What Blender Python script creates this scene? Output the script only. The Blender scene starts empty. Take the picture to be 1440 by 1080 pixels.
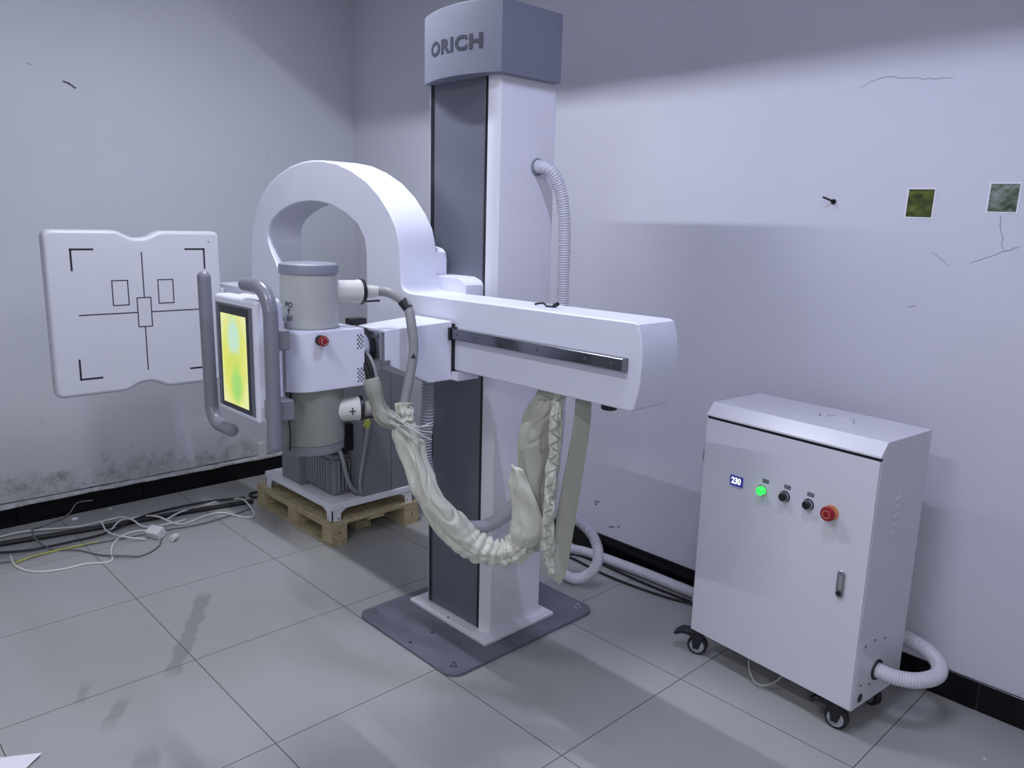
import bpy, bmesh, math, random
from mathutils import Vector, Matrix, noise
random.seed(4)
PI = math.pi
scn = bpy.context.scene
COL = scn.collection

# ------------------------------------------------------------------ materials
def new_mat(name):
    m = bpy.data.materials.new(name); m.use_nodes = True
    nt = m.node_tree
    return m, nt, nt.nodes['Principled BSDF']

def mat(name, color, rough=0.5, metal=0.0, var=0.05, vscale=6.0, bump=0.0, bscale=60.0, spec=0.5, coat=0.0):
    m, nt, b = new_mat(name)
    b.inputs['Roughness'].default_value = rough
    b.inputs['Metallic'].default_value = metal
    b.inputs['Specular IOR Level'].default_value = spec
    b.inputs['Coat Weight'].default_value = coat
    tc = nt.nodes.new('ShaderNodeTexCoord')
    n = nt.nodes.new('ShaderNodeTexNoise'); n.inputs['Scale'].default_value = vscale; n.inputs['Detail'].default_value = 3
    nt.links.new(tc.outputs['Object'], n.inputs['Vector'])
    r = nt.nodes.new('ShaderNodeValToRGB')
    c = Vector(color)
    r.color_ramp.elements[0].position = 0.3; r.color_ramp.elements[1].position = 0.7
    r.color_ramp.elements[0].color = (*(c * (1 - var)), 1)
    r.color_ramp.elements[1].color = (*[min(1, x * (1 + var)) for x in c], 1)
    nt.links.new(n.outputs['Fac'], r.inputs['Fac'])
    nt.links.new(r.outputs['Color'], b.inputs['Base Color'])
    if bump:
        n2 = nt.nodes.new('ShaderNodeTexNoise'); n2.inputs['Scale'].default_value = bscale; n2.inputs['Detail'].default_value = 4
        nt.links.new(tc.outputs['Object'], n2.inputs['Vector'])
        bp = nt.nodes.new('ShaderNodeBump'); bp.inputs['Strength'].default_value = bump; bp.inputs['Distance'].default_value = 0.01
        nt.links.new(n2.outputs['Fac'], bp.inputs['Height'])
        nt.links.new(bp.outputs['Normal'], b.inputs['Normal'])
    return m

def emit(name, color, strength):
    m, nt, b = new_mat(name)
    b.inputs['Base Color'].default_value = (0.02, 0.02, 0.02, 1)
    b.inputs['Emission Color'].default_value = (*color, 1)
    b.inputs['Emission Strength'].default_value = strength
    return m

class NT:
    """small node helper"""
    def __init__(s, nt): s.nt = nt
    def n(s, t, **k):
        x = s.nt.nodes.new(t)
        for a, v in k.items(): setattr(x, a, v)
        return x
    def m(s, op, a, b=None, c=None):
        x = s.n('ShaderNodeMath', operation=op)
        for i, v in enumerate((a, b, c)):
            if v is None: continue
            if isinstance(v, (int, float)): x.inputs[i].default_value = v
            else: s.nt.links.new(v, x.inputs[i])
        return x.outputs[0]
    def noise(s, vec, scale, detail=3, rough=0.5):
        x = s.n('ShaderNodeTexNoise'); x.inputs['Scale'].default_value = scale; x.inputs['Detail'].default_value = detail
        x.inputs['Roughness'].default_value = rough
        s.nt.links.new(vec, x.inputs['Vector']); return x.outputs['Fac']
    def ramp(s, fac, stops):
        x = s.n('ShaderNodeValToRGB'); e = x.color_ramp.elements
        while len(e) < len(stops): e.new(0.5)
        for el, (p, c) in zip(e, stops):
            el.position = p; el.color = (*c, 1) if len(c) == 3 else c
        s.nt.links.new(fac, x.inputs['Fac']); return x.outputs['Color']
    def mix(s, fac, a, b, blend='MIX'):
        x = s.n('ShaderNodeMix', data_type='RGBA', blend_type=blend)
        for i, v in ((0, fac), (6, a), (7, b)):
            if isinstance(v, (int, float)): x.inputs[i].default_value = v
            elif isinstance(v, tuple): x.inputs[i].default_value = (*v, 1)
            else: s.nt.links.new(v, x.inputs[i])
        return x.outputs[2]
    def coords(s):
        tc = s.n('ShaderNodeTexCoord'); sp = s.n('ShaderNodeSeparateXYZ')
        s.nt.links.new(tc.outputs['Object'], sp.inputs[0]); return tc.outputs['Object'], sp.outputs
    def step(s, v, a, b):
        x = s.n('ShaderNodeMapRange'); x.interpolation_type = 'SMOOTHSTEP'
        x.inputs['From Min'].default_value = a; x.inputs['From Max'].default_value = b
        s.nt.links.new(v, x.inputs['Value']); return x.outputs[0]
    def link(s, a, b): s.nt.links.new(a, b)

WALL = (0.60, 0.605, 0.675)
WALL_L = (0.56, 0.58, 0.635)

def floor_material():
    m, nt, b = new_mat('polished_floor_tile'); h = NT(nt)
    v, xyz = h.coords()
    def line(o):
        f = h.m('FRACT', h.m('ADD', h.m('DIVIDE', o, 0.6), 100.5))
        d = h.m('MULTIPLY', h.m('ABSOLUTE', h.m('SUBTRACT', f, 0.5)), 0.6)
        return h.m('LESS_THAN', d, 0.0016)
    g = h.m('MAXIMUM', line(xyz[0]), line(xyz[1]))
    col = h.ramp(h.noise(v, 2.2, 4), [(0.3, (0.355, 0.358, 0.358)), (0.7, (0.382, 0.385, 0.386))])
    col = h.mix(h.m('MULTIPLY', h.step(h.noise(v, 0.9, 3), 0.42, 0.62), 0.4), col, (0.345, 0.358, 0.342))
    def streak(x0, y0, x1, y1, w):      # darker wavy-edged streak on the tiles
        dx, dy = x1 - x0, y1 - y0; L = math.hypot(dx, dy); dx /= L; dy /= L
        wob = h.m('MULTIPLY', h.m('SUBTRACT', h.noise(v, 14, 3), 0.5), 0.05)
        a = h.m('ADD', h.m('MULTIPLY', h.m('SUBTRACT', xyz[0], x0), dx), h.m('MULTIPLY', h.m('SUBTRACT', xyz[1], y0), dy))
        b_ = h.m('ABSOLUTE', h.m('ADD', wob, h.m('ADD', h.m('MULTIPLY', h.m('SUBTRACT', xyz[0], x0), -dy), h.m('MULTIPLY', h.m('SUBTRACT', xyz[1], y0), dx))))
        f = h.m('SUBTRACT', 1.0, h.step(b_, w * 0.55, w))
        e = h.m('MULTIPLY', h.step(h.m('ADD', a, wob), -0.02, 0.05), h.m('SUBTRACT', 1.0, h.step(h.m('ADD', a, wob), L - 0.05, L + 0.03)))
        return h.m('MULTIPLY', f, e)
    for sm, st in ((streak(.23, -.13, -.10, -.65, .034), .34), (streak(-.255, -.675, -.345, -.80, .030), .30), (streak(-.32, -.50, -.375, -.62, .022), .24), (streak(-.29, -.97, -.33, -1.08, .045), .30)):
        col = h.mix(h.m('MULTIPLY', sm, st), col, (0.10, 0.10, 0.098))
    col = h.mix(g, col, (0.085, 0.085, 0.085))
    h.link(col, b.inputs['Base Color'])
    b.inputs['Roughness'].default_value = 0.21
    return m

def wall_material(name, base, damp=False):
    m, nt, b = new_mat(name); h = NT(nt)
    v, xyz = h.coords()
    c = Vector(base)
    col = h.ramp(h.noise(v, 1.3, 4), [(0.3, tuple(c * 0.97)), (0.7, tuple(c * 1.03))])
    sp = h.step(h.noise(v, 22, 3), 0.74, 0.80)
    col = h.mix(h.m('MULTIPLY', sp, 0.12), col, tuple(c * 0.6))
    hgt = h.noise(v, 35, 4)
    if damp:   # rising damp: flaking paint and grey efflorescence low on the wall
        low = h.m('SUBTRACT', 1.0, h.step(xyz[2], 0.10, 0.40))
        n1 = h.noise(v, 5.5, 6, 0.7); n2 = h.noise(v, 26, 6, 0.7)
        f = h.step(h.m('ADD', h.m('MULTIPLY', low, 0.36), n1), 0.66, 0.80)
        bare = h.ramp(n2, [(0.34, (0.25, 0.25, 0.25)), (0.46, (0.40, 0.405, 0.41)), (0.58, (0.52, 0.525, 0.54)), (0.72, (0.64, 0.64, 0.66))])
        col = h.mix(h.m('MULTIPLY', f, 0.8), col, bare)
        gap = h.m('LESS_THAN', xyz[2], h.m('ADD', 0.1195, h.m('MULTIPLY', h.noise(v, 9, 3), 0.008)))
        col = h.mix(h.m('MULTIPLY', gap, 0.9), col, (0.02, 0.02, 0.02))
        sp2 = h.m('MULTIPLY', h.step(n2, 0.60, 0.66), f)
        col = h.mix(h.m('MULTIPLY', sp2, 0.55), col, (0.12, 0.12, 0.12))
        hgt = h.m('ADD', hgt, h.m('MULTIPLY', f, h.m('MULTIPLY', n2, 3.0)))
    h.link(col, b.inputs['Base Color'])
    b.inputs['Roughness'].default_value = 0.75
    b.inputs['Specular IOR Level'].default_value = 0.25
    bp = h.n('ShaderNodeBump'); bp.inputs['Strength'].default_value = 0.12; bp.inputs['Distance'].default_value = 0.004
    h.link(hgt, bp.inputs['Height']); h.link(bp.outputs[0], b.inputs['Normal'])
    return m

def screen_material():
    m, nt, b = new_mat('lit_touch_screen'); h = NT(nt)
    v, xyz = h.coords()    # y, z are relative to the machine's base
    Y, Z = h.m('ADD', xyz[1], -0.985), xyz[2]
    base = h.ramp(h.noise(v, 9, 2), [(0.3, (0.80, 0.86, 0.10)), (0.7, (0.92, 0.95, 0.22))])
    def blob(cy, cz, ry, rz, soft=0.6):
        d = h.m('SQRT', h.m('ADD', h.m('POWER', h.m('DIVIDE', h.m('SUBTRACT', Y, cy), ry), 2), h.m('POWER', h.m('DIVIDE', h.m('SUBTRACT', Z, cz), rz), 2)))
        return h.m('SUBTRACT', 1.0, h.step(d, 1 - soft, 1 + soft * 0.5))
    col = h.mix(blob(SCR[0], SCR[1] + 0.065, 0.042, 0.062), base, (0.62, 0.92, 0.72))
    col = h.mix(blob(SCR[0], SCR[1] - 0.005, 0.05, 0.03), col, (0.75, 0.86, 0.12))
    col = h.mix(h.m('MULTIPLY', blob(SCR[0] - 0.01, SCR[1] - 0.07, 0.04, 0.055), 0.85), col, (0.32, 0.80, 0.16))
    edge = blob(SCR[0], SCR[1], 0.085, 0.145, 0.3)
    col = h.mix(edge, (0.95, 0.98, 0.45), col)
    b.inputs['Base Color'].default_value = (0.02, 0.02, 0.02, 1)
    h.link(col, b.inputs['Emission Color']); b.inputs['Emission Strength'].default_value = 0.80
    b.inputs['Roughness'].default_value = 0.2
    return m

def wood_material():
    m, nt, b = new_mat('raw_pine'); h = NT(nt)
    v, xyz = h.coords()
    mp = h.n('ShaderNodeMapping'); mp.inputs['Scale'].default_value = (9, 2.5, 14); h.link(v, mp.inputs[0])
    f = h.noise(mp.outputs[0], 4, 6, 0.65)
    col = h.ramp(f, [(0.3, (0.30, 0.24, 0.13)), (0.5, (0.43, 0.36, 0.215)), (0.72, (0.52, 0.45, 0.29))])
    h.link(col, b.inputs['Base Color']); b.inputs['Roughness'].default_value = 0.8
    return m

def poster_material(name, stops, off):
    m, nt, b = new_mat(name); h = NT(nt)
    v, xyz = h.coords()
    mp = h.n('ShaderNodeMapping'); mp.inputs['Location'].default_value = off; mp.inputs['Scale'].default_value = (1, 1, 1.8); h.link(v, mp.inputs[0])
    f = h.noise(mp.outputs[0], 26, 5, 0.6)
    h.link(h.ramp(f, stops), b.inputs['Base Color']); b.inputs['Roughness'].default_value = 0.35
    return m

SCR = (-1.093, 1.14)
M = {}
M['floor'] = floor_material()
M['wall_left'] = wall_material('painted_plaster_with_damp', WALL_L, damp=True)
M['wall_right'] = wall_material('painted_plaster_lavender', WALL)
M['wall'] = wall_material('painted_plaster', WALL)
M['ceiling'] = mat('ceiling_paint', (0.85, 0.85, 0.86), 0.8, var=0.02)
M['black_tile'] = mat('black_skirting_tile', (0.0035, 0.0035, 0.005), 0.22, var=0.2, spec=0.3)
M['ledge'] = mat('cement_ledge', (0.46, 0.465, 0.47), 0.9, var=0.3, vscale=30, bump=0.4, bscale=80)
M['white'] = mat('white_powder_coat', (0.74, 0.74, 0.80), 0.42, var=0.012)
M['detector'] = mat('off_white_board_shell', (0.575, 0.585, 0.645), 0.40, var=0.012)
M['white_smooth'] = mat('white_moulded_shell', (0.72, 0.735, 0.845), 0.36, var=0.012)
M['grey'] = mat('grey_powder_coat', (0.235, 0.245, 0.30), 0.45, var=0.03)
M['grey_cap'] = mat('grey_cap_paint', (0.165, 0.175, 0.225), 0.45, var=0.03)
M['grey_handle'] = mat('grey_gloss_paint', (0.20, 0.205, 0.245), 0.30, var=0.03, coat=0.3)
M['grey_panel'] = mat('grey_satin_panel', (0.125, 0.132, 0.168), 0.38, var=0.03)
M['plate'] = mat('slate_steel_plate', (0.14, 0.145, 0.185), 0.42, var=0.10, vscale=9)
M['black'] = mat('black_plastic', (0.008, 0.008, 0.012), 0.4, var=0.1)
M['black_rubber'] = mat('black_rubber', (0.012, 0.012, 0.013), 0.6, var=0.1)
M['steel'] = mat('bright_steel', (0.62, 0.63, 0.66), 0.22, metal=1.0, var=0.05)
M['rail'] = mat('ground_steel_rail', (0.24, 0.25, 0.27), 0.16, metal=1.0, var=0.08)
M['chrome'] = mat('chrome', (0.75, 0.75, 0.78), 0.12, metal=1.0, var=0.02)
M['zinc'] = mat('zinc_plate', (0.38, 0.39, 0.42), 0.35, metal=0.9, var=0.06)
M['tube'] = mat('beige_grey_enamel', (0.41, 0.425, 0.415), 0.42, var=0.02)
M['tube_low'] = mat('olive_grey_enamel', (0.25, 0.265, 0.24), 0.45, var=0.02)
M['port'] = mat('ivory_plastic', (0.60, 0.60, 0.56), 0.4, var=0.03)
M['hose_grey'] = mat('grey_cable_sheath', (0.27, 0.275, 0.285), 0.5, var=0.05)
M['hose_white'] = mat('white_corrugated_plastic', (0.62, 0.62, 0.68), 0.4, var=0.03)
M['hose_tint'] = mat('grey_corrugated_plastic', (0.44, 0.45, 0.50), 0.45, var=0.04)
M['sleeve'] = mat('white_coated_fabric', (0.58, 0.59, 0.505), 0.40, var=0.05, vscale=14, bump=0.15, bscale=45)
M['sleeve_shaded'] = mat('shaded_coated_fabric', (0.38, 0.39, 0.325), 0.45, var=0.05, vscale=14, bump=0.15, bscale=45)  # same fabric as the sleeve, with boom shade mixed into the colour
M['strap'] = mat('grey_green_webbing', (0.325, 0.335, 0.285), 0.65, var=0.05, bump=0.2, bscale=200)
M['cord'] = mat('white_cord', (0.66, 0.66, 0.62), 0.6, var=0.05)
M['gen'] = mat('grey_enamel_casing', (0.20, 0.206, 0.226), 0.5, var=0.03)
M['gen_dark'] = mat('dark_grey_casting', (0.085, 0.09, 0.105), 0.5, var=0.05)
M['wood'] = wood_material()
M['cabinet'] = mat('white_cabinet_enamel', (0.64, 0.64, 0.70), 0.30, var=0.012)
M['red'] = mat('red_plastic', (0.26, 0.010, 0.016), 0.35, var=0.05)
M['orange'] = mat('orange_collar', (0.62, 0.25, 0.12), 0.5, var=0.05)
M['label'] = mat('grey_label', (0.16, 0.165, 0.20), 0.5, var=0.25, vscale=260)
M['lettering'] = mat('dark_lettering', (0.035, 0.037, 0.055), 0.5)
M['marking'] = mat('black_marking', (0.012, 0.012, 0.022), 0.5)
M['paper'] = mat('white_paper', (0.80, 0.80, 0.86), 0.8, var=0.02)
M['cable_white'] = mat('white_cable', (0.66, 0.66, 0.64), 0.45, var=0.05)
M['cable_grey'] = mat('grey_cable', (0.13, 0.135, 0.14), 0.5, var=0.05)
M['cable_black'] = mat('black_cable', (0.010, 0.010, 0.011), 0.5, var=0.1)
M['yellow'] = mat('yellow_green_cable', (0.52, 0.55, 0.10), 0.5, var=0.1)
M['socket'] = mat('socket_plastic', (0.60, 0.61, 0.62), 0.4, var=0.02)
M['screen'] = screen_material()
M['bezel'] = mat('black_glass', (0.006, 0.006, 0.008), 0.15, var=0.05)
M['green_lamp'] = emit('green_lamp', (0.03, 1.0, 0.10), 1.5)
M['blue_panel'] = emit('blue_display', (0.02, 0.02, 0.30), 0.75)
M['digits'] = emit('white_digits', (0.75, 0.80, 1.0), 1.6)
M['lamp_on'] = emit('lamp_tube', (0.93, 0.95, 1.0), 6.0)
M['photo_a'] = poster_material('green_garden_picture', [(0.30, (0.012, 0.02, 0.01)), (0.45, (0.05, 0.07, 0.012)), (0.58, (0.11, 0.13, 0.02)), (0.72, (0.20, 0.22, 0.09))], (0.3, 0, 0))
M['photo_b'] = poster_material('grey_pond_picture', [(0.32, (0.025, 0.035, 0.025)), (0.45, (0.10, 0.13, 0.08)), (0.56, (0.20, 0.23, 0.20)), (0.72, (0.34, 0.36, 0.40))], (1.7, 2, 0))

# ------------------------------------------------------------------ mesh helpers (all coordinates are world metres)
def merge(dst, src):
    me = bpy.data.meshes.new('tmp'); src.to_mesh(me); src.free(); dst.from_mesh(me); bpy.data.meshes.remove(me)
    return dst

def box(lo, hi, bev=0.0, seg=2, axes=None, rot=None, pivot=None):
    bm = bmesh.new()
    bmesh.ops.create_cube(bm, size=1)
    lo, hi = Vector(lo), Vector(hi); c = (lo + hi) / 2; s = hi - lo
    for v in bm.verts: v.co = Vector((v.co.x * s.x + c.x, v.co.y * s.y + c.y, v.co.z * s.z + c.z))
    if bev:
        es = bm.edges[:]
        if axes is not None:
            es = [e for e in es if max(range(3), key=lambda i: abs((e.verts[0].co - e.verts[1].co)[i])) in axes]
        bmesh.ops.bevel(bm, geom=es, offset=bev, segments=seg, profile=0.5, affect='EDGES')
    if rot is not None:
        bmesh.ops.transform(bm, matrix=Matrix.Translation(pivot) @ rot @ Matrix.Translation(-Vector(pivot)), verts=bm.verts)
    return bm

def prism(pts, a, b, axis, bev=0.0, seg=2):
    """polygon pts extruded from a to b along axis (0 x: pts=(y,z); 1 y: pts=(x,z); 2 z: pts=(x,y))"""
    bm = bmesh.new()
    def P(p, t):
        return Vector({0: (t, p[0], p[1]), 1: (p[0], t, p[1]), 2: (p[0], p[1], t)}[axis])
    A = [bm.verts.new(P(p, a)) for p in pts]; B = [bm.verts.new(P(p, b)) for p in pts]
    bm.faces.new(A); bm.faces.new(B[::-1]); n = len(pts)
    rim = []
    for i in range(n):
        bm.faces.new((A[i], B[i], B[(i + 1) % n], A[(i + 1) % n]))
        rim += [bm.edges.get((A[i], A[(i + 1) % n])), bm.edges.get((B[i], B[(i + 1) % n]))]
    bmesh.ops.recalc_face_normals(bm, faces=bm.faces)
    if bev: bmesh.ops.bevel(bm, geom=rim, offset=bev, segments=seg, profile=0.5, affect='EDGES', clamp_overlap=True)
    return bm

def frame_of(d):
    d = d.normalized(); u = d.orthogonal().normalized()
    return u, d.cross(u)

def cyl(p0, p1, r0, r1=None, n=32, bev=0.0, caps=True):
    p0, p1 = Vector(p0), Vector(p1); r1 = r0 if r1 is None else r1
    u, w = frame_of(p1 - p0); L = (p1 - p0).length; d = (p1 - p0) / L
    prof = [(0, r0), (L, r1)] if not bev else [(0, r0 - bev), (bev * .3, r0 - bev * .3), (bev, r0), (L - bev, r1), (L - bev * .3, r1 - bev * .3), (L, r1 - bev)]
    bm = bmesh.new(); rings = []
    for t, r in prof:
        rings.append([bm.verts.new(p0 + d * t + (u * math.cos(2 * PI * k / n) + w * math.sin(2 * PI * k / n)) * r) for k in range(n)])
    for a, b in zip(rings, rings[1:]):
        for k in range(n): bm.faces.new((a[k], a[(k + 1) % n], b[(k + 1) % n], b[k]))
    if caps: bm.faces.new(rings[0][::-1]); bm.faces.new(rings[-1])
    bmesh.ops.recalc_face_normals(bm, faces=bm.faces)
    return bm

def lathe(p0, d, prof, n=40):
    """profile [(t, r)...] turned round the axis from p0 along d"""
    p0, d = Vector(p0), Vector(d).normalized(); u, w = frame_of(d)
    bm = bmesh.new(); rings = []
    for t, r in prof:
        rings.append([bm.verts.new(p0 + d * t + (u * math.cos(2 * PI * k / n) + w * math.sin(2 * PI * k / n)) * max(r, 1e-4)) for k in range(n)])
    for a, b in zip(rings, rings[1:]):
        for k in range(n): bm.faces.new((a[k], a[(k + 1) % n], b[(k + 1) % n], b[k]))
    bm.faces.new(rings[0][::-1]); bm.faces.new(rings[-1])
    bmesh.ops.recalc_face_normals(bm, faces=bm.faces)
    return bm

def spline(pts, step):
    """Catmull-Rom through pts, resampled every step metres"""
    P = [Vector(p) for p in pts]; P = [P[0] * 2 - P[1]] + P + [P[-1] * 2 - P[-2]]
    out = []
    for i in range(1, len(P) - 2):
        a, b, c, d = P[i - 1:i + 3]; n = max(2, int((c - b).length / (step * 0.5)))
        for k in range(n):
            t = k / n
            out.append(0.5 * ((2 * b) + (c - a) * t + (2 * a - 5 * b + 4 * c - d) * t * t + (3 * b - a - 3 * c + d) * t ** 3))
    out.append(P[-2])
    res = [out[0]]; acc = 0
    for a, b in zip(out, out[1:]):
        L = (b - a).length
        while L > 1e-9 and acc + L >= step:
            f = (step - acc) / L; a = a.lerp(b, f); res.append(a.copy()); L = (b - a).length; acc = 0
        acc += L
    if (res[-1] - out[-1]).length > step * .3: res.append(out[-1])
    return res

def tube(pts, rad, n=12, shape=None):
    """sweep; rad(i, s) radius; shape(s, theta) extra radius; a transported frame keeps it from twisting"""
    bm = bmesh.new(); rings = []; s = 0; N = len(pts); u = None
    for i, p in enumerate(pts):
        d = (pts[min(i + 1, N - 1)] - pts[max(i - 1, 0)]).normalized()
        if u is None: u = frame_of(d)[0]
        u = (u - d * u.dot(d)).normalized(); w = d.cross(u)
        if i: s += (pts[i] - pts[i - 1]).length
        ring = []
        for k in range(n):
            th = 2 * PI * k / n; r = rad(i, s)
            if shape: r += shape(s, th)
            ring.append(bm.verts.new(p + (u * math.cos(th) + w * math.sin(th)) * r))
        rings.append(ring)
    for a, b in zip(rings, rings[1:]):
        for k in range(n): bm.faces.new((a[k], a[(k + 1) % n], b[(k + 1) % n], b[k]))
    bm.faces.new(rings[0][::-1]); bm.faces.new(rings[-1])
    bmesh.ops.recalc_face_normals(bm, faces=bm.faces)
    return bm

def pipe(pts, r, n=12, step=0.012): return tube(spline(pts, step), lambda i, s: r, n)

def corrugated(pts, r, pitch=0.008, amp=0.0022, n=16):
    P = spline(pts, pitch / 4)
    return tube(P, lambda i, s: r + amp * math.cos(2 * PI * s / pitch), n)

def ribbon(pts, width, thick, across):
    """flat strap along pts; across(i) gives the width direction"""
    bm = bmesh.new(); rings = []; N = len(pts)
    for i, p in enumerate(pts):
        d = (pts[min(i + 1, N - 1)] - pts[max(i - 1, 0)]).normalized()
        a = Vector(across(i)); a = (a - d * a.dot(d)).normalized(); c = d.cross(a)
        w = width(i) / 2
        rings.append([bm.verts.new(p + a * x * w + c * y * thick / 2) for x, y in ((-1, -1), (-.5, -1.3), (.5, -1.3), (1, -1), (1, 1), (.5, 1.3), (-.5, 1.3), (-1, 1))])
    for a, b in zip(rings, rings[1:]):
        for k in range(8): bm.faces.new((a[k], a[(k + 1) % 8], b[(k + 1) % 8], b[k]))
    bm.faces.new(rings[0][::-1]); bm.faces.new(rings[-1])
    bmesh.ops.recalc_face_normals(bm, faces=bm.faces)
    return bm

def rect_strip(pts, w, plane, t=0.0012, closed=False):
    """a line of width w and thickness t, drawn through pts on a plane; plane=(origin, e1, e2, normal)"""
    o, e1, e2, nn = [Vector(x) for x in plane]; bm = bmesh.new()
    segs = list(zip(pts, pts[1:])) + ([(pts[-1], pts[0])] if closed else [])
    for a, b in segs:
        a, b = Vector(a), Vector(b); d = (b - a).normalized(); q = Vector((-d.y, d.x)) * w / 2; ext = d * w / 2
        c = [a - ext + q, a - ext - q, b + ext - q, b + ext + q]
        lo = [bm.verts.new(o + e1 * x.x + e2 * x.y - nn * t * .5) for x in c]; hi = [bm.verts.new(o + e1 * x.x + e2 * x.y + nn * t) for x in c]
        bm.faces.new(hi); bm.faces.new(lo[::-1])
        for k in range(4): bm.faces.new((lo[k], lo[(k + 1) % 4], hi[(k + 1) % 4], hi[k]))
    bmesh.ops.recalc_face_normals(bm, faces=bm.faces)
    return bm

def root_loc(p):
    v = Vector((0, 0, 0))
    while p is not None: v += p.location; p = p.parent
    return v

def obj(name, bms, material, parent=None, loc=None, sharp=32, label=None, kind=None):
    """link one mesh object; vertices are given in world coordinates"""
    if not isinstance(bms, (list, tuple)): bms = [bms]
    bm = bms[0]
    for b in bms[1:]: merge(bm, b)
    me = bpy.data.meshes.new(name)
    for f in bm.faces: f.smooth = True
    lim = math.radians(sharp)
    for e in bm.edges:
        if len(e.link_faces) == 2 and e.calc_face_angle(0) > lim: e.smooth = False
    off = root_loc(parent) if parent is not None else Vector(loc) if loc is not None else Vector((0, 0, 0))
    bmesh.ops.translate(bm, verts=bm.verts, vec=-off)
    bm.to_mesh(me); bm.free()
    mats = material if isinstance(material, (list, tuple)) else [material]
    for x in mats: me.materials.append(M[x])
    o = bpy.data.objects.new(name, me); COL.objects.link(o)
    if parent is not None: o.parent = parent
    else: o.location = off
    if sharp < 50:
        wn = o.modifiers.new('weighted', 'WEIGHTED_NORMAL'); wn.keep_sharp = True
    if label: o['label'] = label
    if kind: o['kind'] = kind
    return o

def tag(o, label, cat, group=None):
    o['label'] = label; o['category'] = cat
    if group: o['group'] = group
    return o

def thing(name, label, cat, loc, group=None):
    o = bpy.data.objects.new(name, None); COL.objects.link(o); o.empty_display_size = 0.05
    o.location = loc; return tag(o, label, cat, group)

def struct(name, bm, m, parent=None): return obj(name, bm, m, parent, kind='structure')

def text_bm(body, size, extrude, bold=0.0, spacing=1.0):
    cu = bpy.data.curves.new('t', 'FONT'); cu.body = body; cu.size = size; cu.extrude = extrude; cu.offset = bold
    cu.space_character = spacing; cu.align_x = 'CENTER'; cu.align_y = 'CENTER'
    o = bpy.data.objects.new('t', cu); COL.objects.link(o)
    bpy.context.view_layer.update()
    me = bpy.data.meshes.new_from_object(o.evaluated_get(bpy.context.evaluated_depsgraph_get()))
    bm = bmesh.new(); bm.from_mesh(me)
    bpy.data.objects.remove(o); bpy.data.curves.remove(cu); bpy.data.meshes.remove(me)
    return bm

def place(bm, o, e1, e2):
    e1, e2 = Vector(e1), Vector(e2); e3 = e1.cross(e2); o = Vector(o)
    for v in bm.verts: v.co = o + e1 * v.co.x + e2 * v.co.y + e3 * v.co.z
    return bm

# ------------------------------------------------------------------ the room
E_A, E_C, E_B, E_FILL = 31, 18.5, 22, 62
L_A, L_C, L_B, L_FILL = (.88, .91, 1.0), (.66, .68, 1.0), (.90, .92, 1.0), (.98, .985, 1.0)
XW, YW, ZC = 1.7947, 1.1736, 3.05
XB, YB = -4.2, -5.6
struct('floor', box((XB - .1, YB - .1, -.1), (XW + .1, YW + .1, 0)), 'floor')
struct('ceiling', box((XB - .1, YB - .1, ZC), (XW + .1, YW + .1, ZC + .1)), 'ceiling')
wl = struct('wall_left', box((XB - .1, YW, 0), (XW + .1, YW + .1, ZC)), 'wall_left')
wr = struct('wall_right', box((XW, YB - .1, 0), (XW + .1, YW, ZC)), 'wall_right')
struct('wall_back', box((XB - .1, YB - .1, 0), (XW, YB, ZC)), 'wall')
struct('wall_near', box((XB - .1, YB, 0), (XB, YW, ZC)), 'wall')
# skirting: black tiles about 0.6 m long with thin joints
def skirting(along, a, b, fixed, inward, h, t=0.012, phase=0.0):
    out = None; x = a + phase
    edges = [a]
    while x < b:
        if x > a + .02: edges.append(x)
        x += 0.6
    edges.append(b)
    for p, q in zip(edges, edges[1:]):
        lo, hi = (p + .0012, q - .0012)
        s0, s1 = sorted((fixed, fixed + inward * t))
        bx = box((lo, s0, 0), (hi, s1, h), .0015, 1) if along == 0 else box((s0, lo, 0), (s1, hi, h), .0015, 1)
        out = bx if out is None else merge(out, bx)
    return out
bl = struct('baseboard_left', skirting(0, -3.99, XW - .02, YW, -1, .100, .016, .21), 'black_tile')
led = prism([(YW, .100), (YW - .024, .100), (YW - .026, .106), (YW - .023, .113), (YW - .004, .118), (YW, .118)], XB, XW, 0)
bmesh.ops.subdivide_edges(led, edges=[e for e in led.edges if abs(e.verts[0].co.x - e.verts[1].co.x) > 1], cuts=150)
for v in led.verts:
    if v.co.y < YW - .003: v.co += Vector((0, 0.004, 0.003)) * noise.noise(Vector((v.co.x * 9, v.co.y * 30, v.co.z * 20)))
struct('trim_1', led, 'ledge')
struct('baseboard_right', skirting(1, YB, YW - .02, XW, -1, .1015, .010, .05), 'black_tile')
# hair cracks and an old scuff in the plaster
PR = ((XW, 0, 0), (0, 1, 0), (0, 0, 1), (-1, 0, 0)); PLW = ((0, YW, 0), (1, 0, 0), (0, 0, 1), (0, -1, 0))
M['crack'] = mat('plaster_crack', (0.33, 0.33, 0.42), 0.9)
def jag(pts, amp=0.006, n=6):
    out = []
    for a, b in zip(pts, pts[1:]):
        for k in range(n):
            t = k / n; out.append((a[0] + (b[0] - a[0]) * t + random.uniform(-amp, amp), a[1] + (b[1] - a[1]) * t + random.uniform(-amp, amp)))
    return out + [pts[-1]]
for pts in ([(-1.938, 2.005), (-2.005, 2.029), (-2.139, 2.01), (-2.222, 2.003)], [(-2.232, 1.472), (-2.287, 1.433)], [(-2.34, 1.443), (-2.428, 1.483), (-2.47, 1.50)], [(-2.405, 1.59), (-2.428, 1.491)], [(-2.17, 1.29), (-2.2, 1.30)]):
    obj('crack', rect_strip(jag(pts, .003), .0022, PR, .0004), 'crack', wr)
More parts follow.
